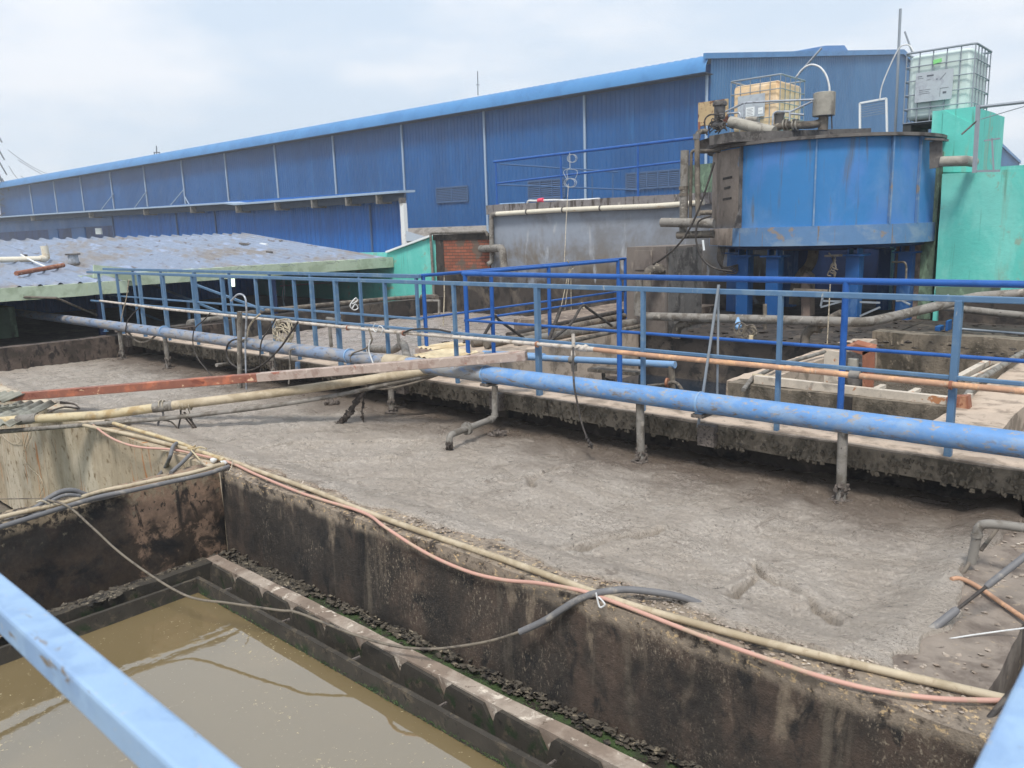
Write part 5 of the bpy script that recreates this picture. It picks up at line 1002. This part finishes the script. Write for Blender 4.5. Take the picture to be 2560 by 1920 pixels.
for an_ in (-118, -94, -47, -4, 60, 130, 185):
    a = math.radians(an_); e_ = Vector((math.cos(a), math.sin(a), 0)); c_ = TC+e_*1.42
    lg = MB().box((c_.x-.10, c_.y-.10, -.02), (c_.x+.10, c_.y+.10, ZB-.17)).build('leg', 'leg_blue', tw, bevel=.008)
    MB().box((c_.x-.17, c_.y-.17, ZB-.17), (c_.x+.17, c_.y+.17, ZB-.145)).bar(c_+Vector((-.07, 0, ZB-.145)), c_+Vector((-.07, 0, ZB)), .02, .2).bar(c_+Vector((.07, 0, ZB-.145)), c_+Vector((.07, 0, ZB)), .02, .2).build('cap_plate', 'leg_blue', lg)
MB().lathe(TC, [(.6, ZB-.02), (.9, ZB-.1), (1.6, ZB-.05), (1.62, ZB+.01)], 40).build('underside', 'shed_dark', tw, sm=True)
pa, pb = P(1801, 347, z=2.80), P(2146, 336, z=2.93)
MB().bar(pa, pb, .50, .14).build('platform', 'steel_dark', tw)
MB().prism([P(1801, 335, z=2.88), P(1748, 352, z=2.86), P(1748, 384, z=2.70), P(1803, 360, z=2.74)], (-.05, .35, .02)).build('gutter_box', 'steel_dark', tw)
MB().bar(P(2340, 352, y=12.9), P(2340, 420, y=12.9), .16, .05).bar(P(2318, 348, y=12.9), P(2366, 350, y=12.9), .25, .03).build('bracket', 'steel_dark', tw)
# tower top equipment
zt = pa.z+.07
dm = thing('drum', 'grey cylinder on a short neck standing on the tower platform', 'drum', tuple(P(2059, 320, y=12.6)))
c_ = P(2059, 290, y=12.6); rd = (P(2085, 280, y=12.6)-P(2033, 280, y=12.6)).length/2; hd = P(2059, 233, y=12.6).z-c_.z
MB().lathe(c_, [(0, 0), (rd, 0), (rd+.004, .02), (rd, hd), (rd*.92, hd+.008), (0, hd+.008)], 28).build('body', 'drum', dm, sm=True)
MB().tube([P(2057, 326, y=12.6), P(2059, 288, y=12.6)], rd*.45, 14).build('neck', 'pvc_old', dm, sm=True)
MB().tube([P(2079, 288, y=12.6), P(2080, 322, y=12.6)], .010, 6).build('cable_tail', 'cable_dark', dm)
gr_ = thing('guard_rail', 'thin galvanised guard rails around the tower platform', 'railing', tuple(P(1860, 310, y=12.6)))
YR = 12.4
for q, nm in ((((1814, 279), (1860, 257), (1930, 253), (2034, 249)), 'top_rail'), (((1977, 279), (2032, 253)), 'side_rail'), (((1818, 284), (1848, 281), (1852, 290), (1852, 312)), 'hoop'), (((1931, 318), (1933, 285), (1940, 279), (1977, 279)), 'hoop'), (((1861, 257), (1859, 318)), 'post'), (((1975, 279), (1974, 302)), 'post'), (((1977, 284), (2010, 287)), 'side_rail')):
    MB().tube(fillet([P(*w_, y=YR) for w_ in q], .04), .016, 8).build(nm, 'galv', gr_, sm=True)
fp = thing('flanged_pipe', 'grey flanged pipe leading to the drum on the tower top', 'pipe', tuple(P(1960, 320, y=12.5)))
MB().tube(fillet([P(1915, 330, y=12.5), P(1950, 314, y=12.5), P(2035, 312, y=12.5), P(2055, 305, y=12.6)], .1), .058, 14).build('pipe_run', 'pvc_old', fp, sm=True)
for q in (1962, 1970, 1985, 1993): MB().ring(P(q, 312, y=12.5), (1, 0, 0), .058, .022, .030, 18).build('flange', 'drum', fp, sm=True)
tube_thing('thick_pipe', 'fat grey pipe sloping across the tower platform', 'pipe', [P(1826, 304, y=12.3), P(1935, 330, y=12.2)], .085, 'drum', n=16)
MBx = MB().box((P(1745, 300, y=12.9).x, 12.9, P(1780, 312, y=12.9).z), (P(1818, 300, y=12.9).x, 12.94, P(1780, 252, y=12.9).z))
tag(MBx.build('rusty_cabinet', 'rusty_plate'), 'rust-blotched steel plate behind the motor on the tower', 'plate')
tube_thing('cabinet_leg', 'rusty post under the blotched steel plate', 'post', [P(1748, 345, y=12.9), P(1748, 305, y=12.9)], .02, 'rust')
mo = thing('motor', 'dark gear motor upright on the tower platform left end', 'motor', tuple(P(1798, 330, y=12.4)))
c_ = P(1799, 298, y=12.4)
MB().lathe(c_, [(0, 0), (.085, 0), (.09, .10), (.09, .20), (.115, .21), (.115, .25), (.10, .28), (0, .29)], 20).build('motor_body', 'motor', mo, sm=True)
MB().blob(P(1795, 312, y=12.35), .095, 1.1, 1, .9, 10, 7, 2, .25).tube([P(1785, 312, y=12.3), P(1810, 312, y=12.3)], .05, 12).blob(P(1802, 290, y=12.25), .05, 1, 1, 1, 8, 6, 4, .2).build('gearbox', 'motor', mo, sm=True)
MB().tube(smooth([P(*q, y=12.2) for q in ((1797, 287), (1775, 287), (1762, 300), (1764, 325), (1768, 338))], 4), .014, 6).build('cable_tail', 'cable_dark', mo, sm=True)
# stained left end of the skirt and more gear on the platform
MB().lathe(TC, [(TRAD+.047, ZB+.01), (TRAD+.05, ZB+.02), (TRAD+.05, ZS-.01), (TRAD+.047, ZS)], 12, ang(1782, 1.3), ang(1838, 1.3)).build('skirt_stain', 'tower_grime', tw, sm=True)
gb = thing('gear_unit', 'low grey gear unit with a fan cover beside the sloping fat pipe', 'motor', tuple(P(1855, 318, y=12.9)))
MB().box(tuple(P(1836, 318, y=13.0)), tuple(P(1880, 290, y=13.0)+Vector((0, .25, 0)))).build('housing', 'motor', gb, bevel=.012)
MB().tube([P(1866, 300, y=12.95), P(1894, 300, y=12.95)], .055, 14).build('fan_cover', 'drum', gb, sm=True)
MB().tube([P(1838, 296, y=12.95), P(1822, 296, y=12.95)], .03, 10).build('shaft_end', 'steel_dark', gb, sm=True)
pt = thing('pot', 'dark open pot standing in front of the yellowed tank', 'pot', tuple(P(1947, 318, y=12.95)))
c_ = P(1947, 314, y=12.95); MB().lathe(c_, [(0, 0), (.07, 0), (.075, .16), (.09, .18), (.085, .19), (.06, .17)], 18).build('body', 'steel_dark', pt, sm=True)
mb = MB()
for k in range(7): mb.tube(smooth([P(1772+random.uniform(-8, 30), 330+random.uniform(-4, 4), y=12.3), P(1780+random.uniform(-10, 30), 316+random.uniform(-6, 6), y=12.25), P(1800+random.uniform(-20, 20), 300+random.uniform(-10, 10), y=12.3), P(1815+random.uniform(-20, 20), 322+random.uniform(-6, 6), y=12.3)], 4), .010, 6)
tag(mb.build('cable_tangle', 'cable_dark', sm=True), 'dark cables tangled round the foot of the upright gear motor', 'cable')
mb = MB()
for x0_, y0_, x1_, y1_, r_ in ((1752, 372, 1800, 380, .03), (1762, 395, 1762, 520, .025), (1728, 420, 1726, 560, .028)): mb.tube([P(x0_, y0_, y=11.75), P(x1_, y1_, y=11.75)], r_, 10)
tag(MB().tube(fillet([P(1800, 378, y=11.75), P(1728, 376, y=11.75), P(1726, 548, y=11.75)], .08), .026, 10).build('slim_pipe', 'pvc_old', sm=True), 'slim old pipe dropping between the thick riser and the tower', 'pipe')
# hoses over the tower
tube_thing('hose', 'clear hose arching from the yellow tank down into the drum', 'hose', smooth([P(*q, y=13.4) for q in ((1993, 190), (2003, 176), (2018, 165), (2034, 162), (2052, 170), (2066, 190), (2073, 215), (2074, 233))], 5), .016, 'rope_white', n=8)
tube_thing('conduit_rod', 'straight pale rod slanting up out of the yellow tank', 'rod', [P(1990, 193, y=14), P(2054, 120, y=14)], .018, 'galv')
# ------------------------------------------------------------------ plastic cage tanks
def ibc(lab, x0, x1, y0, y1, z0, z1, body, rows, gap, tagc=None, green=None):
    t = thing('caged_tank', lab, 'plastic tank', ((x0+x1)/2, (y0+y1)/2, z0))
    i_ = .03; h_ = z1-z0
    MB().box((x0+i_, y0+i_, z0+.04), (x1-i_, y1-i_, z1-.03-gap)).build('bottle', body, t, sm=True, bevel=.07)
    n_ = 5; r_ = .009
    for k in range(n_+1):
        x = x0+(x1-x0)*k/n_; y = y0+(y1-y0)*k/n_
        for yy_ in (y0, y1): MB().tube([(x, yy_, z0), (x, yy_, z1)], r_, 6).build('cage_bar', 'galv_grey', t)
        for xx_ in ((x0, x1) if 0 < k < n_ else ()): MB().tube([(xx_, y, z0), (xx_, y, z1)], r_, 6).build('cage_bar', 'galv_grey', t)
    for k in range(rows+1):
        z = z0+h_*k/rows; rr_ = .017 if k == rows else .009; e_ = .012
        ring = [(x0-e_, y0-e_, z), (x1+e_, y0-e_, z), (x1+e_, y1+e_, z), (x0-e_, y1+e_, z), (x0-e_, y0-e_, z)]
        MB().tube(fillet([((x0+x1)/2, y0-e_, z)]+ring[1:4]+[ring[0], ((x0+x1)/2, y0-e_, z)], .06, 4), rr_, 7).build('cage_hoop', 'galv_grey', t, sm=True)
    lx0, lx1 = x0+(x1-x0)*.17, x0+(x1-x0)*.72; lz0, lz1 = z0+h_*.28, z0+h_*.70
    lb_ = MB().box((lx0, y0-.045, lz0), (lx1, y0-.035, lz1)).build('label_plate', 'ibc_label', t)
    if tagc:
        pp_ = MB().box((lx0+.18, y0-.05, lz0+.03), (lx0+.36, y0-.046, lz0+.20)).box((lx1-.13, y0-.05, lz0+.05), (lx1-.03, y0-.046, lz0+.17)).build('paper_note', 'paper', lb_)
        tx = MB()
        for i in range(5): tx.box((lx0+.20, y0-.0525, lz0+.05+.028*i), (lx0+.33-.02*(i % 2), y0-.051, lz0+.056+.028*i))
        tx.box((lx1-.12, y0-.0525, lz0+.10), (lx1-.05, y0-.051, lz0+.106)); tx.build('print_lines', 'ink', lb_)
    else:
        tx = MB()
        for (u, v, w_, hh_) in ((.05, .86, .12, .02), (.05, .80, .16, .012), (.30, .84, .18, .05), (.30, .72, .10, .012), (.55, .70, .05, .03), (.12, .40, .3, .01), (.12, .34, .26, .01), (.12, .28, .3, .01)):
            tx.box((lx0+u*(lx1-lx0), y0-.0475, lz0+v*(lz1-lz0)), (lx0+(u+w_)*(lx1-lx0), y0-.046, lz0+(v+hh_)*(lz1-lz0)))
        tx.box((lx1-.17, y0-.0475, lz0+.05), (lx1-.165, y0-.046, lz0+.17)).box((lx1-.17, y0-.0475, lz0+.17), (lx1-.05, y0-.046, lz0+.175)).box((lx1-.13, y0-.0475, lz0+.09), (lx1-.08, y0-.046, lz0+.12))
        tx.bar((lx1-.18, y0-.047, lz1-.14), (lx1-.10, y0-.047, lz1-.05), .002, .006); tx.build('print_lines', 'ink', lb_)
    if green: MB().prism([P(2333, 150, y=y0-.03), P(2354, 145, y=y0-.03), P(2354, 154, y=y0-.03), P(2333, 161, y=y0-.03)], (0, .01, 0)).build('green_sticker', 'tag_green', t)
    MB().lathe(((x0+x1)/2, (y0+y1)/2, z1-.04-gap), [(.10, 0), (.10, .04), (0, .045)], 16).build('cap', 'steel_dark', t, sm=True)
    mb = MB()
    for k in range(3):
        x = x0+.06+(x1-x0-.12)*k/2; mb.box((x-.06, y0, z0-.13), (x+.06, y1, z0-.03))
    mb.box((x0, y0, z0-.03), (x1, y1, z0)).build('pallet', 'pallet', t); return t
yt = 15.6; a, b = P(1828, 206, y=yt), P(1952, 184, y=yt)
ibc('yellowed plastic tank in a wire cage standing behind the tower', a.x, b.x, yt, yt+1.15, 3.30, (a.z+b.z)/2, 'ibc_yellow', 4, .06, True)
yt2 = 14.0; a, b = P(2268, 132, y=yt2), P(2440, 112, y=yt2)
ibc('white plastic tank in a wire cage on the green block at right', a.x, b.x, yt2, yt2+.95, P(2430, 292, y=yt2).z, (a.z+b.z)/2, 'ibc_white', 5, .0, None, True)
MB_s = rough_box((a.x-3.7, 15.4, 2.2), (a.x-1.8, 17.4, 3.17), .3, .01, 80).build('tank_stand', 'green_wall', sm=True); tag(MB_s, 'green rendered ledge under the yellowed cage tank', 'ledge')
# ================================================================== RIGHT SIDE: green wall, column, pole
YW = 13.3
gwr = thing('green_wall', 'tall mint green rendered wall at the right behind the tower', 'wall', tuple(P(2450, 740, y=YW)))
rough_box((P(2345, 600, y=YW).x, YW, -.2), (P(2345, 600, y=YW).x+5, YW+.3, P(2440, 430, y=YW).z), .2, .006, 90).build('wall', 'green_wall', gwr, sm=True)
rough_box((P(2325, 400, y=YW+.35).x, YW+.32, 0), (P(2437, 330, y=YW+.35).x, YW+2.2, P(2300, 282, y=YW+.35).z), .2, .008, 91).build('block', 'green_wall', gwr, sm=True)
x_ = P(2437, 330, y=YW+.3).x
MB().prism([P(2358, 278, y=YW+.30), P(2362, 276, y=YW+.3), P(2437, 312, y=YW+.3), P(2432, 430, y=YW+.3), P(2350, 430, y=YW+.3)], (0, .05, 0)).build('raised_end', 'green_wall', gwr)
MB().bar(P(2500, 740, y=YW-.02), P(2340, 738, y=YW-.02), .03, .25).build('dirty_foot', 'green_dirty', gwr)
MB().box((P(2350, 760, y=YW).x, YW-.04, -.2), (P(2600, 760, y=YW).x+1, YW-.01, P(2450, 742, y=YW).z)).build('dark_base', 'grime', gwr)
rough_box((P(2252, 600, y=13.6).x, 13.4, 0), (P(2312, 600, y=13.6).x, 13.8, 1.6), .1, .006, 92).build('brown_column', 'column_brown', sm=True); tag(bpy.data.objects['brown_column'], 'brown stained concrete column behind the right tower legs', 'column')
rough_box((P(2312, 600, y=13.7).x, 13.45, 0), (P(2350, 600, y=13.7).x, 13.9, 2.5), .1, .006, 93).build('grey_green_column', 'green_dirty', sm=True); tag(bpy.data.objects['grey_green_column'], 'grey green column between brown column and mint green wall', 'column')
wall('support_wall', 'dull green support wall between the pier and the tower', 'wall', (P(1715, 600, y=14.9).x, 14.9, 0), (P(1880, 600, y=14.9).x, 15.2, 2.72), 'green_dirty', .2, .008, 94)
bk = thing('back_wall', 'dark back wall under the tower with a bright green lattice window', 'wall', (-5.5, 16.6, 0))
wx0, wx1, wz0, wz1 = P(1893, 650, y=16.6).x, P(1926, 650, y=16.6).x, P(1905, 688, y=16.6).z, P(1905, 634, y=16.6).z
xw0, xw1 = P(1830, 650, y=16.6).x, P(2340, 650, y=16.6).x
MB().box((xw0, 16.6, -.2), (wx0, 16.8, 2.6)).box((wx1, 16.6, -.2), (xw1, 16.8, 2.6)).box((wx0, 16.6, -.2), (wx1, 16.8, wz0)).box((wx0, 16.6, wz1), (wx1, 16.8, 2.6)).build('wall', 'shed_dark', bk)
fr_ = MB(); zm = (wz0+wz1)/2
fr_.bar((wx0, 16.58, zm), (wx1, 16.58, zm+.03), .03, .07).bar((wx0+.06, 16.58, wz0), (wx0+.06, 16.58, wz1), .04, .05).bar((wx1-.04, 16.58, wz0), (wx1-.04, 16.58, wz1), .03, .03).bar((wx0+.1, 16.58, wz1), (wx0+.22, 16.58, zm+.05), .015, .015)
fr_.build('window_bars', 'cable_dark', bk)
tag(MB().box((-12, 21, -.2), (0, 21.2, 2.6)).build('green_wall', 'green_wall'), 'distant mint green wall glimpsed through the lattice window', 'wall')
for lab, q, r_, yy in (('fat dark pipe descending under the tower', ((2035, 615), (2030, 660), (1990, 700), (1985, 760)), .085, 13.0), ('thin bent grey pipe by the brown column', ((2230, 655), (2262, 655), (2266, 665), (2265, 700)), .016, 12.8), ('grey pipe standing behind the left tower legs', ((1912, 760), (1913, 840)), .03, 11.2)):
    tube_thing('under_pipe', lab, 'pipe', fillet([P(*w_, y=yy) for w_ in q], .15), r_, 'pvc_old')
pu = thing('pump', 'rusty brown pump housing under the middle of the tower', 'pump', tuple(P(2015, 800, y=12.2)))
MB().prism([P(2003, 790, y=12.2), P(2003, 690, y=12.2), P(2014, 680, y=12.2), P(2025, 690, y=12.2), P(2024, 790, y=12.2)], (0, .2, 0)).build('housing', 'column_brown', pu)
MB().tube([P(1985, 728, y=12.1), P(2070, 732, y=12.1)], .05, 12).build('pipe_run', 'pvc_old', pu, sm=True)
mb = MB()
for k in range(9): mb.tube(smooth([P(2070+random.uniform(0, 20), 632+6*k, y=12.0), P(2060+random.uniform(0, 30), 645+7*k, y=12.0), P(2075+random.uniform(0, 20), 660+5*k, y=12.0)], 3), .011, 6)
mb.bar(P(2062, 640, y=12.0), P(2105, 638, y=12.0), .04, .03)
tag(mb.build('cable_tangle', 'cable', sm=True), 'tangle of wires hanging under the right side of the tower', 'cable')
st_ = thing('under_stand', 'low steel frame stand between the right tower legs', 'stand', tuple(P(2100, 780, y=11.6)))
for a, b in (((2052, 765), (2058, 738)), ((2055, 752), (2110, 754)), ((2052, 768), (2110, 752)), ((2150, 755), (2200, 757)), ((2150, 790), (2200, 768))): MB().bar(P(*a, y=11.6), P(*b, y=11.6), .025, .025).build('bar', 'galv_grey', st_)
# far right pipes and posts
tube_thing('ground_pipe', 'grey pipe running along the dark base of the green wall', 'pipe', [P(2362, 768, y=11.6), P(2500, 783, y=11.6), P(2700, 802, y=11.6)], .045, 'pvc_grey')
tube_thing('ground_pipe', 'thin pale rail low on the floor at far right', 'pipe', [P(2395, 822, y=11.4), P(2500, 830, y=11.4), P(2700, 845, y=11.4)], .016, 'galv_grey')
for k, q in enumerate(((2362, 800, 2376, 828), (2336, 814, 2356, 828))):
    a, b = P(q[0], q[3], y=11.4), P(q[2], q[1], y=11.5); tag(MB().box((a.x, 11.4, a.z), (b.x, 11.6, b.z)).build('blue_drum_base', 'leg_blue', bevel=.01), ['taller blue steel box on the floor by the green wall', 'lower blue steel box beside the taller one'][k], 'box')
for lab, a, b, r_ in (('slanting thin pipe resting behind the bent grey pipe', (2230, 738), (2275, 762), .014), ('thin dark bar lying above the bent grey pipe', (2240, 752), (2362, 746), .012), ('short galvanised clip at the end of the dark bar', (2358, 747), (2372, 737), .014)):
    tube_thing('loose_bar', lab, 'bar', [P(*a, y=10.8), P(*b, y=10.8)], r_, 'galv_grey', n=6)
tube_thing('wall_pipe', 'thick grey pipe stub between the tower and the green wall', 'pipe', [P(2352, 404, y=12.9), P(2415, 402, y=12.9), P(2434, 405, y=13.2)], .072, 'drum', n=16)
po = thing('steel_post', 'blue grey steel post with a rail reaching right', 'post', tuple(P(2436, 430, y=12.6)))
MB().bar(P(2436, 432, y=12.6), P(2446, 262, y=12.6), .05, .05).build('post', 'galv_grey', po)
MB().tube([P(2444, 268, y=12.6), P(2700, 240, y=12.6)], .022, 8).build('rail', 'galv_grey', po)
MB().tube([P(2452, 298, y=12.6), P(2700, 225, y=12.6)], .006, 6).build('stay_wire', 'galv_grey', po)
MB().tube([P(2404, 336, y=12.5), P(2448, 297, y=12.6)], .012, 6).build('stay_rod', 'steel_dark', po)
MB().bar(P(2438, 428, y=12.6), P(2500, 427, y=12.6), .03, .03).bar(P(2480, 345, y=12.6), P(2484, 425, y=12.6), .02, .02).bar(P(2460, 352, y=12.6), P(2500, 346, y=12.6), .02, .02).build('side_frame', 'galv_grey', po)
bp_ = MB().box((P(2442, 370, y=14.6).x, 14.6, 1.8), (P(2464, 370, y=14.6).x, 15.2, P(2450, 318, y=14.6).z)); tag(bp_.build('brick_pillar', 'brick'), 'narrow brick pillar behind the steel post', 'pillar')
tube_thing('mast', 'tall thin steel mast rising above the right side', 'mast', [P(2237, 352, y=14.6), P(2251, 22, y=14.6)], .022, 'galv_grey', n=8)
tube_thing('mast_rod', 'short slanting rod above the white cage tank', 'rod', [P(2262, 79, y=14.2), P(2281, 132, y=14.2)], .014, 'galv_grey', n=6)
tube_thing('hose', 'white hose arching from the white cage tank to the tower', 'hose', smooth([P(*q, y=14.1) for q in ((2284, 130), (2275, 115), (2262, 112), (2247, 122), (2225, 165), (2205, 215), (2199, 250))], 5), .011, 'rope_white', n=8)
rkk = thing('wire_rack', 'pale wire rack in a white frame standing behind the tower rim', 'basket', tuple(P(2180, 300, y=14.2)))
for a, b in (((2150, 258), (2216, 246)), ((2150, 258), (2150, 345)), ((2216, 246), (2218, 345))): MB().bar(P(*a, y=14.2), P(*b, y=14.2), .03, .03).build('frame', 'paper', rkk)
mb = MB()
for k in range(6): mb.tube([P(2152, 263+6*k, y=14.2), P(2216, 252+6*k, y=14.2)], .005, 5)
mb.build('wires', 'galv_grey', rkk)
# ================================================================== MOTOR CABINET AND STEEL FRAME
YF = 7.22
fm = thing('pit_grating', 'pale rusty steel frame laid across the pit walls', 'frame', tuple(P(2150, 990, y=YF)))
MB().bar(P(1888, 948, y=YF), P(2372, 1003, y=YF), .06, .075).build('front_beam', 'frame_cream', fm)
MB().bar(P(2165, 972, y=YF+.22), P(2420, 1000, y=YF+.22), .03, .03).build('rear_bar', 'frame_cream', fm)
for px_ in (2180, 2268, 2400): a = P(px_, 978+(px_-2180)*.11, y=YF); MB().bar(a, a+Vector((.02, .24, .01)), .05, .03).build('cross_bar', 'frame_cream', fm)
MB().bar(P(2372, 1008, y=YF), P(2425, 1006, y=YF), .10, .12).build('rusted_end', 'rust', fm)
MB().bar(P(2394, 946, y=8.3), P(2475, 902, y=9.4), .06, .05).bar(P(2418, 952, y=8.3), P(2500, 912, y=9.4), .03, .04).bar(P(2475, 903, y=9.4), P(2510, 906, y=9.4), .05, .04).build('side_beam', 'frame_cream', fm)
tube_thing('conduit', 'grey conduit pipe lying beside the right arm of the steel frame', 'pipe', [P(2410, 1000, z=.05), P(2440, 955, z=.09), P(2560, 880, z=.12)], .03, 'pvc_grey')
tube_thing('conduit', 'bent grey conduit climbing the left pit wall', 'pipe', fillet([P(1858, 975, z=.02), P(1880, 946, z=.06), P(1950, 912, z=.06), P(2062, 880, z=.06)], .1), .022, 'pvc_grey')
tube_thing('conduit', 'straight grey conduit running along the frame to the cabinet', 'pipe', [P(1882, 938, y=YF+.1), P(2060, 962, y=YF+.1)], .020, 'pvc_beige')
ca = thing('motor_hood', 'rusty hooded cabinet sheltering a grey motor on the steel frame', 'cabinet', tuple(P(2130, 985, y=YF+.2)))
y0 = YF+.05; y1 = YF+.45
MB().prism([P(2156, 880, y=y0), P(2186, 872, y=y0), P(2182, 968, y=y0), P(2156, 980, y=y0)], (0, .03, 0)).build('side_plate', 'rust', ca)
MB().prism([P(2112, 872, y=y0), P(2140, 860, y=y0), P(2188, 872, y=y0), P(2158, 888, y=y0)], (0, .05, .03)).build('hood', 'rust', ca)
MB().prism([P(2060, 885, y=y0), P(2072, 876, y=y0), P(2098, 880, y=y0), P(2096, 972, y=y0), P(2060, 968, y=y0)], (0, .03, 0)).build('left_plate', 'frame_cream', ca)
MB().prism([P(2100, 880, y=y0+.3), P(2156, 880, y=y0+.3), P(2156, 972, y=y0+.3), P(2100, 972, y=y0+.3)], (0, .02, 0)).build('back_plate', 'motor', ca)
MB().lathe(P(2134, 972, y=y0+.14), [(0, 0), (.085, 0), (.09, .03), (.085, .20), (.06, .24), (0, .25)], 20).build('motor', 'steel_dark', ca, sm=True)
MB().box(tuple(P(2118, 925, y=y0+.02)), tuple(P(2142, 898, y=y0+.02)+Vector((0, .06, 0)))).build('terminal_box', 'drum', ca, bevel=.006)
tag(MB().box((P(2112, 1010, y=7.09).x, 7.07, P(2112, 1025, y=7.09).z), (P(2130, 1010, y=7.09).x, 7.10, P(2112, 990, y=7.09).z)).build('dark_plate', 'cable_dark'), 'small dark plate under the steel frame front beam', 'plate')
# ================================================================== NEAR RAILS AND PYLON
nr = thing('near_railing', 'pale blue square railing right in front of the camera', 'railing', (-.1, .34, 0))
zr = .975
MB().bar((-4.2, .34, zr), (-.08, .34, zr), .05, .05).build('top_rail', 'rail_near', nr, bevel=.006)
a, b = P(2500, 1900, z=zr), P(2600, 1700, z=zr)
XR = (a.x+b.x)/2+.01
MB().bar((XR, .34, zr), (XR, 2.6, zr), .05, .05).build('side_rail', 'rail_near', nr, bevel=.006)
for q in ((-4.1, .34), (XR, 2.57)): MB().bar((q[0], q[1], -1.6), (q[0], q[1], zr-.025), .05, .05).build('post', 'rail_near', nr, bevel=.006)
PD = 105
def PP(px_, py_, d=PD): return Vector((0, 0, H))+ray(px_, py_)*d
py_ = thing('pylon', 'grey lattice power pylon far away at the left edge', 'pylon', tuple(PP(-12, 620)))
side = (PP(100, 500)-PP(0, 500)).normalized(); dep = Vector((-side.y, side.x, 0)); cc = PP(-9, 640); cc.z = -2
topz = PP(-9, 300).z
def pyl(u, v, z): return cc+side*u+dep*v+Vector((0, 0, z-cc.z))
wz = lambda z: .5+2.6*max(0, (1-(z+2)/(topz+2)))**1.3
zs = [-2+(topz+2)*i/12 for i in range(13)]
mb = MB()
for su in (-1, 1):
    for sv in (-1, 1):
        for z0_, z1_ in zip(zs, zs[1:]): mb.bar(pyl(su*wz(z0_), sv*wz(z0_), z0_), pyl(su*wz(z1_), sv*wz(z1_), z1_), .16, .16)
for z0_, z1_ in zip(zs, zs[1:]):
    for sv in (-1, 1): mb.bar(pyl(-wz(z0_), sv*wz(z0_), z0_), pyl(wz(z1_), sv*wz(z1_), z1_), .1, .1).bar(pyl(wz(z0_), sv*wz(z0_), z0_), pyl(-wz(z1_), sv*wz(z1_), z1_), .1, .1)
mb.build('mast', 'pylon', py_)
for yy in (330, 372, 408, 448):
    z_ = PP(0, yy).z
    for s_ in (-1, 1):
        mb = MB(); L = 2.2
        for v in (-.5, .5): mb.bar(pyl(0, v, z_), pyl(s_*L, 0, z_-.2), .12, .12).bar(pyl(0, v, z_+1.3), pyl(s_*L, 0, z_-.1), .1, .1)
        for k in range(4): mb.bar(pyl(s_*L*k/4, .3, z_), pyl(s_*L*(k+.6)/4, .3, z_+1.2*(1-(k+.6)/4)), .07, .07)
        mb.bar(pyl(s_*L, 0, z_), pyl(s_*L+.7, 0, z_-1.6), .12, .12); mb.build('cross_arm', 'pylon', py_)
for k, (a, b) in enumerate((((20, 375), (150, 440)), ((45, 400), (230, 480)), ((22, 415), (60, 450)), ((52, 440), (200, 500)))):
    A_, B_ = PP(*a), PP(*b, 150); pts = [A_+(B_-A_)*t-Vector((0, 0, 4*t*(1-t)*.8)) for t in [i/8 for i in range(9)]]
    tag(MB().tube(pts, .035, 5).build('power_line', 'pylon'), ['topmost power line running from the pylon behind the warehouse', 'second power line from the pylon, reaching furthest right', 'short power line close to the pylon', 'lowest power line from the pylon'][k], 'power line')

# ================================================================== HAZE
hzb = MB().box((-215, -70, -3.4), (100, 190, 34))
hm = bpy.data.materials.new('haze'); hm.use_nodes = True; t = hm.node_tree; t.nodes.clear()
ho = t.nodes.new('ShaderNodeOutputMaterial'); pv = t.nodes.new('ShaderNodeVolumePrincipled'); pv.inputs['Color'].default_value = (.97, .985, 1.0, 1)
pv.inputs['Density'].default_value = .002; pv.inputs['Anisotropy'].default_value = .2; t.links.new(pv.outputs[0], ho.inputs['Volume']); MATS['haze'] = hm
tag(hzb.build('haze', 'haze'), 'thin pale haze in the air', kind='stuff')

GROUPS = {'railing': 'railings round the tanks', 'hose': 'hoses lying on the tank walls', 'tank_wall': 'old concrete tank walls', 'caged_tank': 'caged plastic tanks', 'cover_board': 'cream cover boards', 'thick_pipe': 'fat grey pipes by the tower',
 'floor_pipe': 'pipes lying on the crosswalk', 'wall_pipe': 'old pipes along the walls', 'power_line': 'power lines from the pylon', 'roof_debris': 'scraps on the tin roof', 'corrugated_sheet': 'broken corrugated sheets', 'tape_wrap': 'white tape wraps', 'rag_rope': 'sludge-coated ropes',
 'prop_bar': 'steel bars leaning on the railing', 'overflow_trough': 'overflow troughs', 'pump_pipe': 'elbow pipes at the tower foot', 'thin_pipe': 'thin pipes slung beside the beam', 'sludge_lump': 'floating sludge lumps', 'wire': 'wires on the beige wall', 'loose_bar': 'loose bars at right', 'conduit': 'slim conduits', 'cable': 'cables about the railing', 'cord': 'cords and strings'}
for o in list(COL.objects):
    b = o.name.split('.')[0]
    if o.parent is None and 'category' in o and b in GROUPS and 'group' not in o: o['group'] = GROUPS[b]
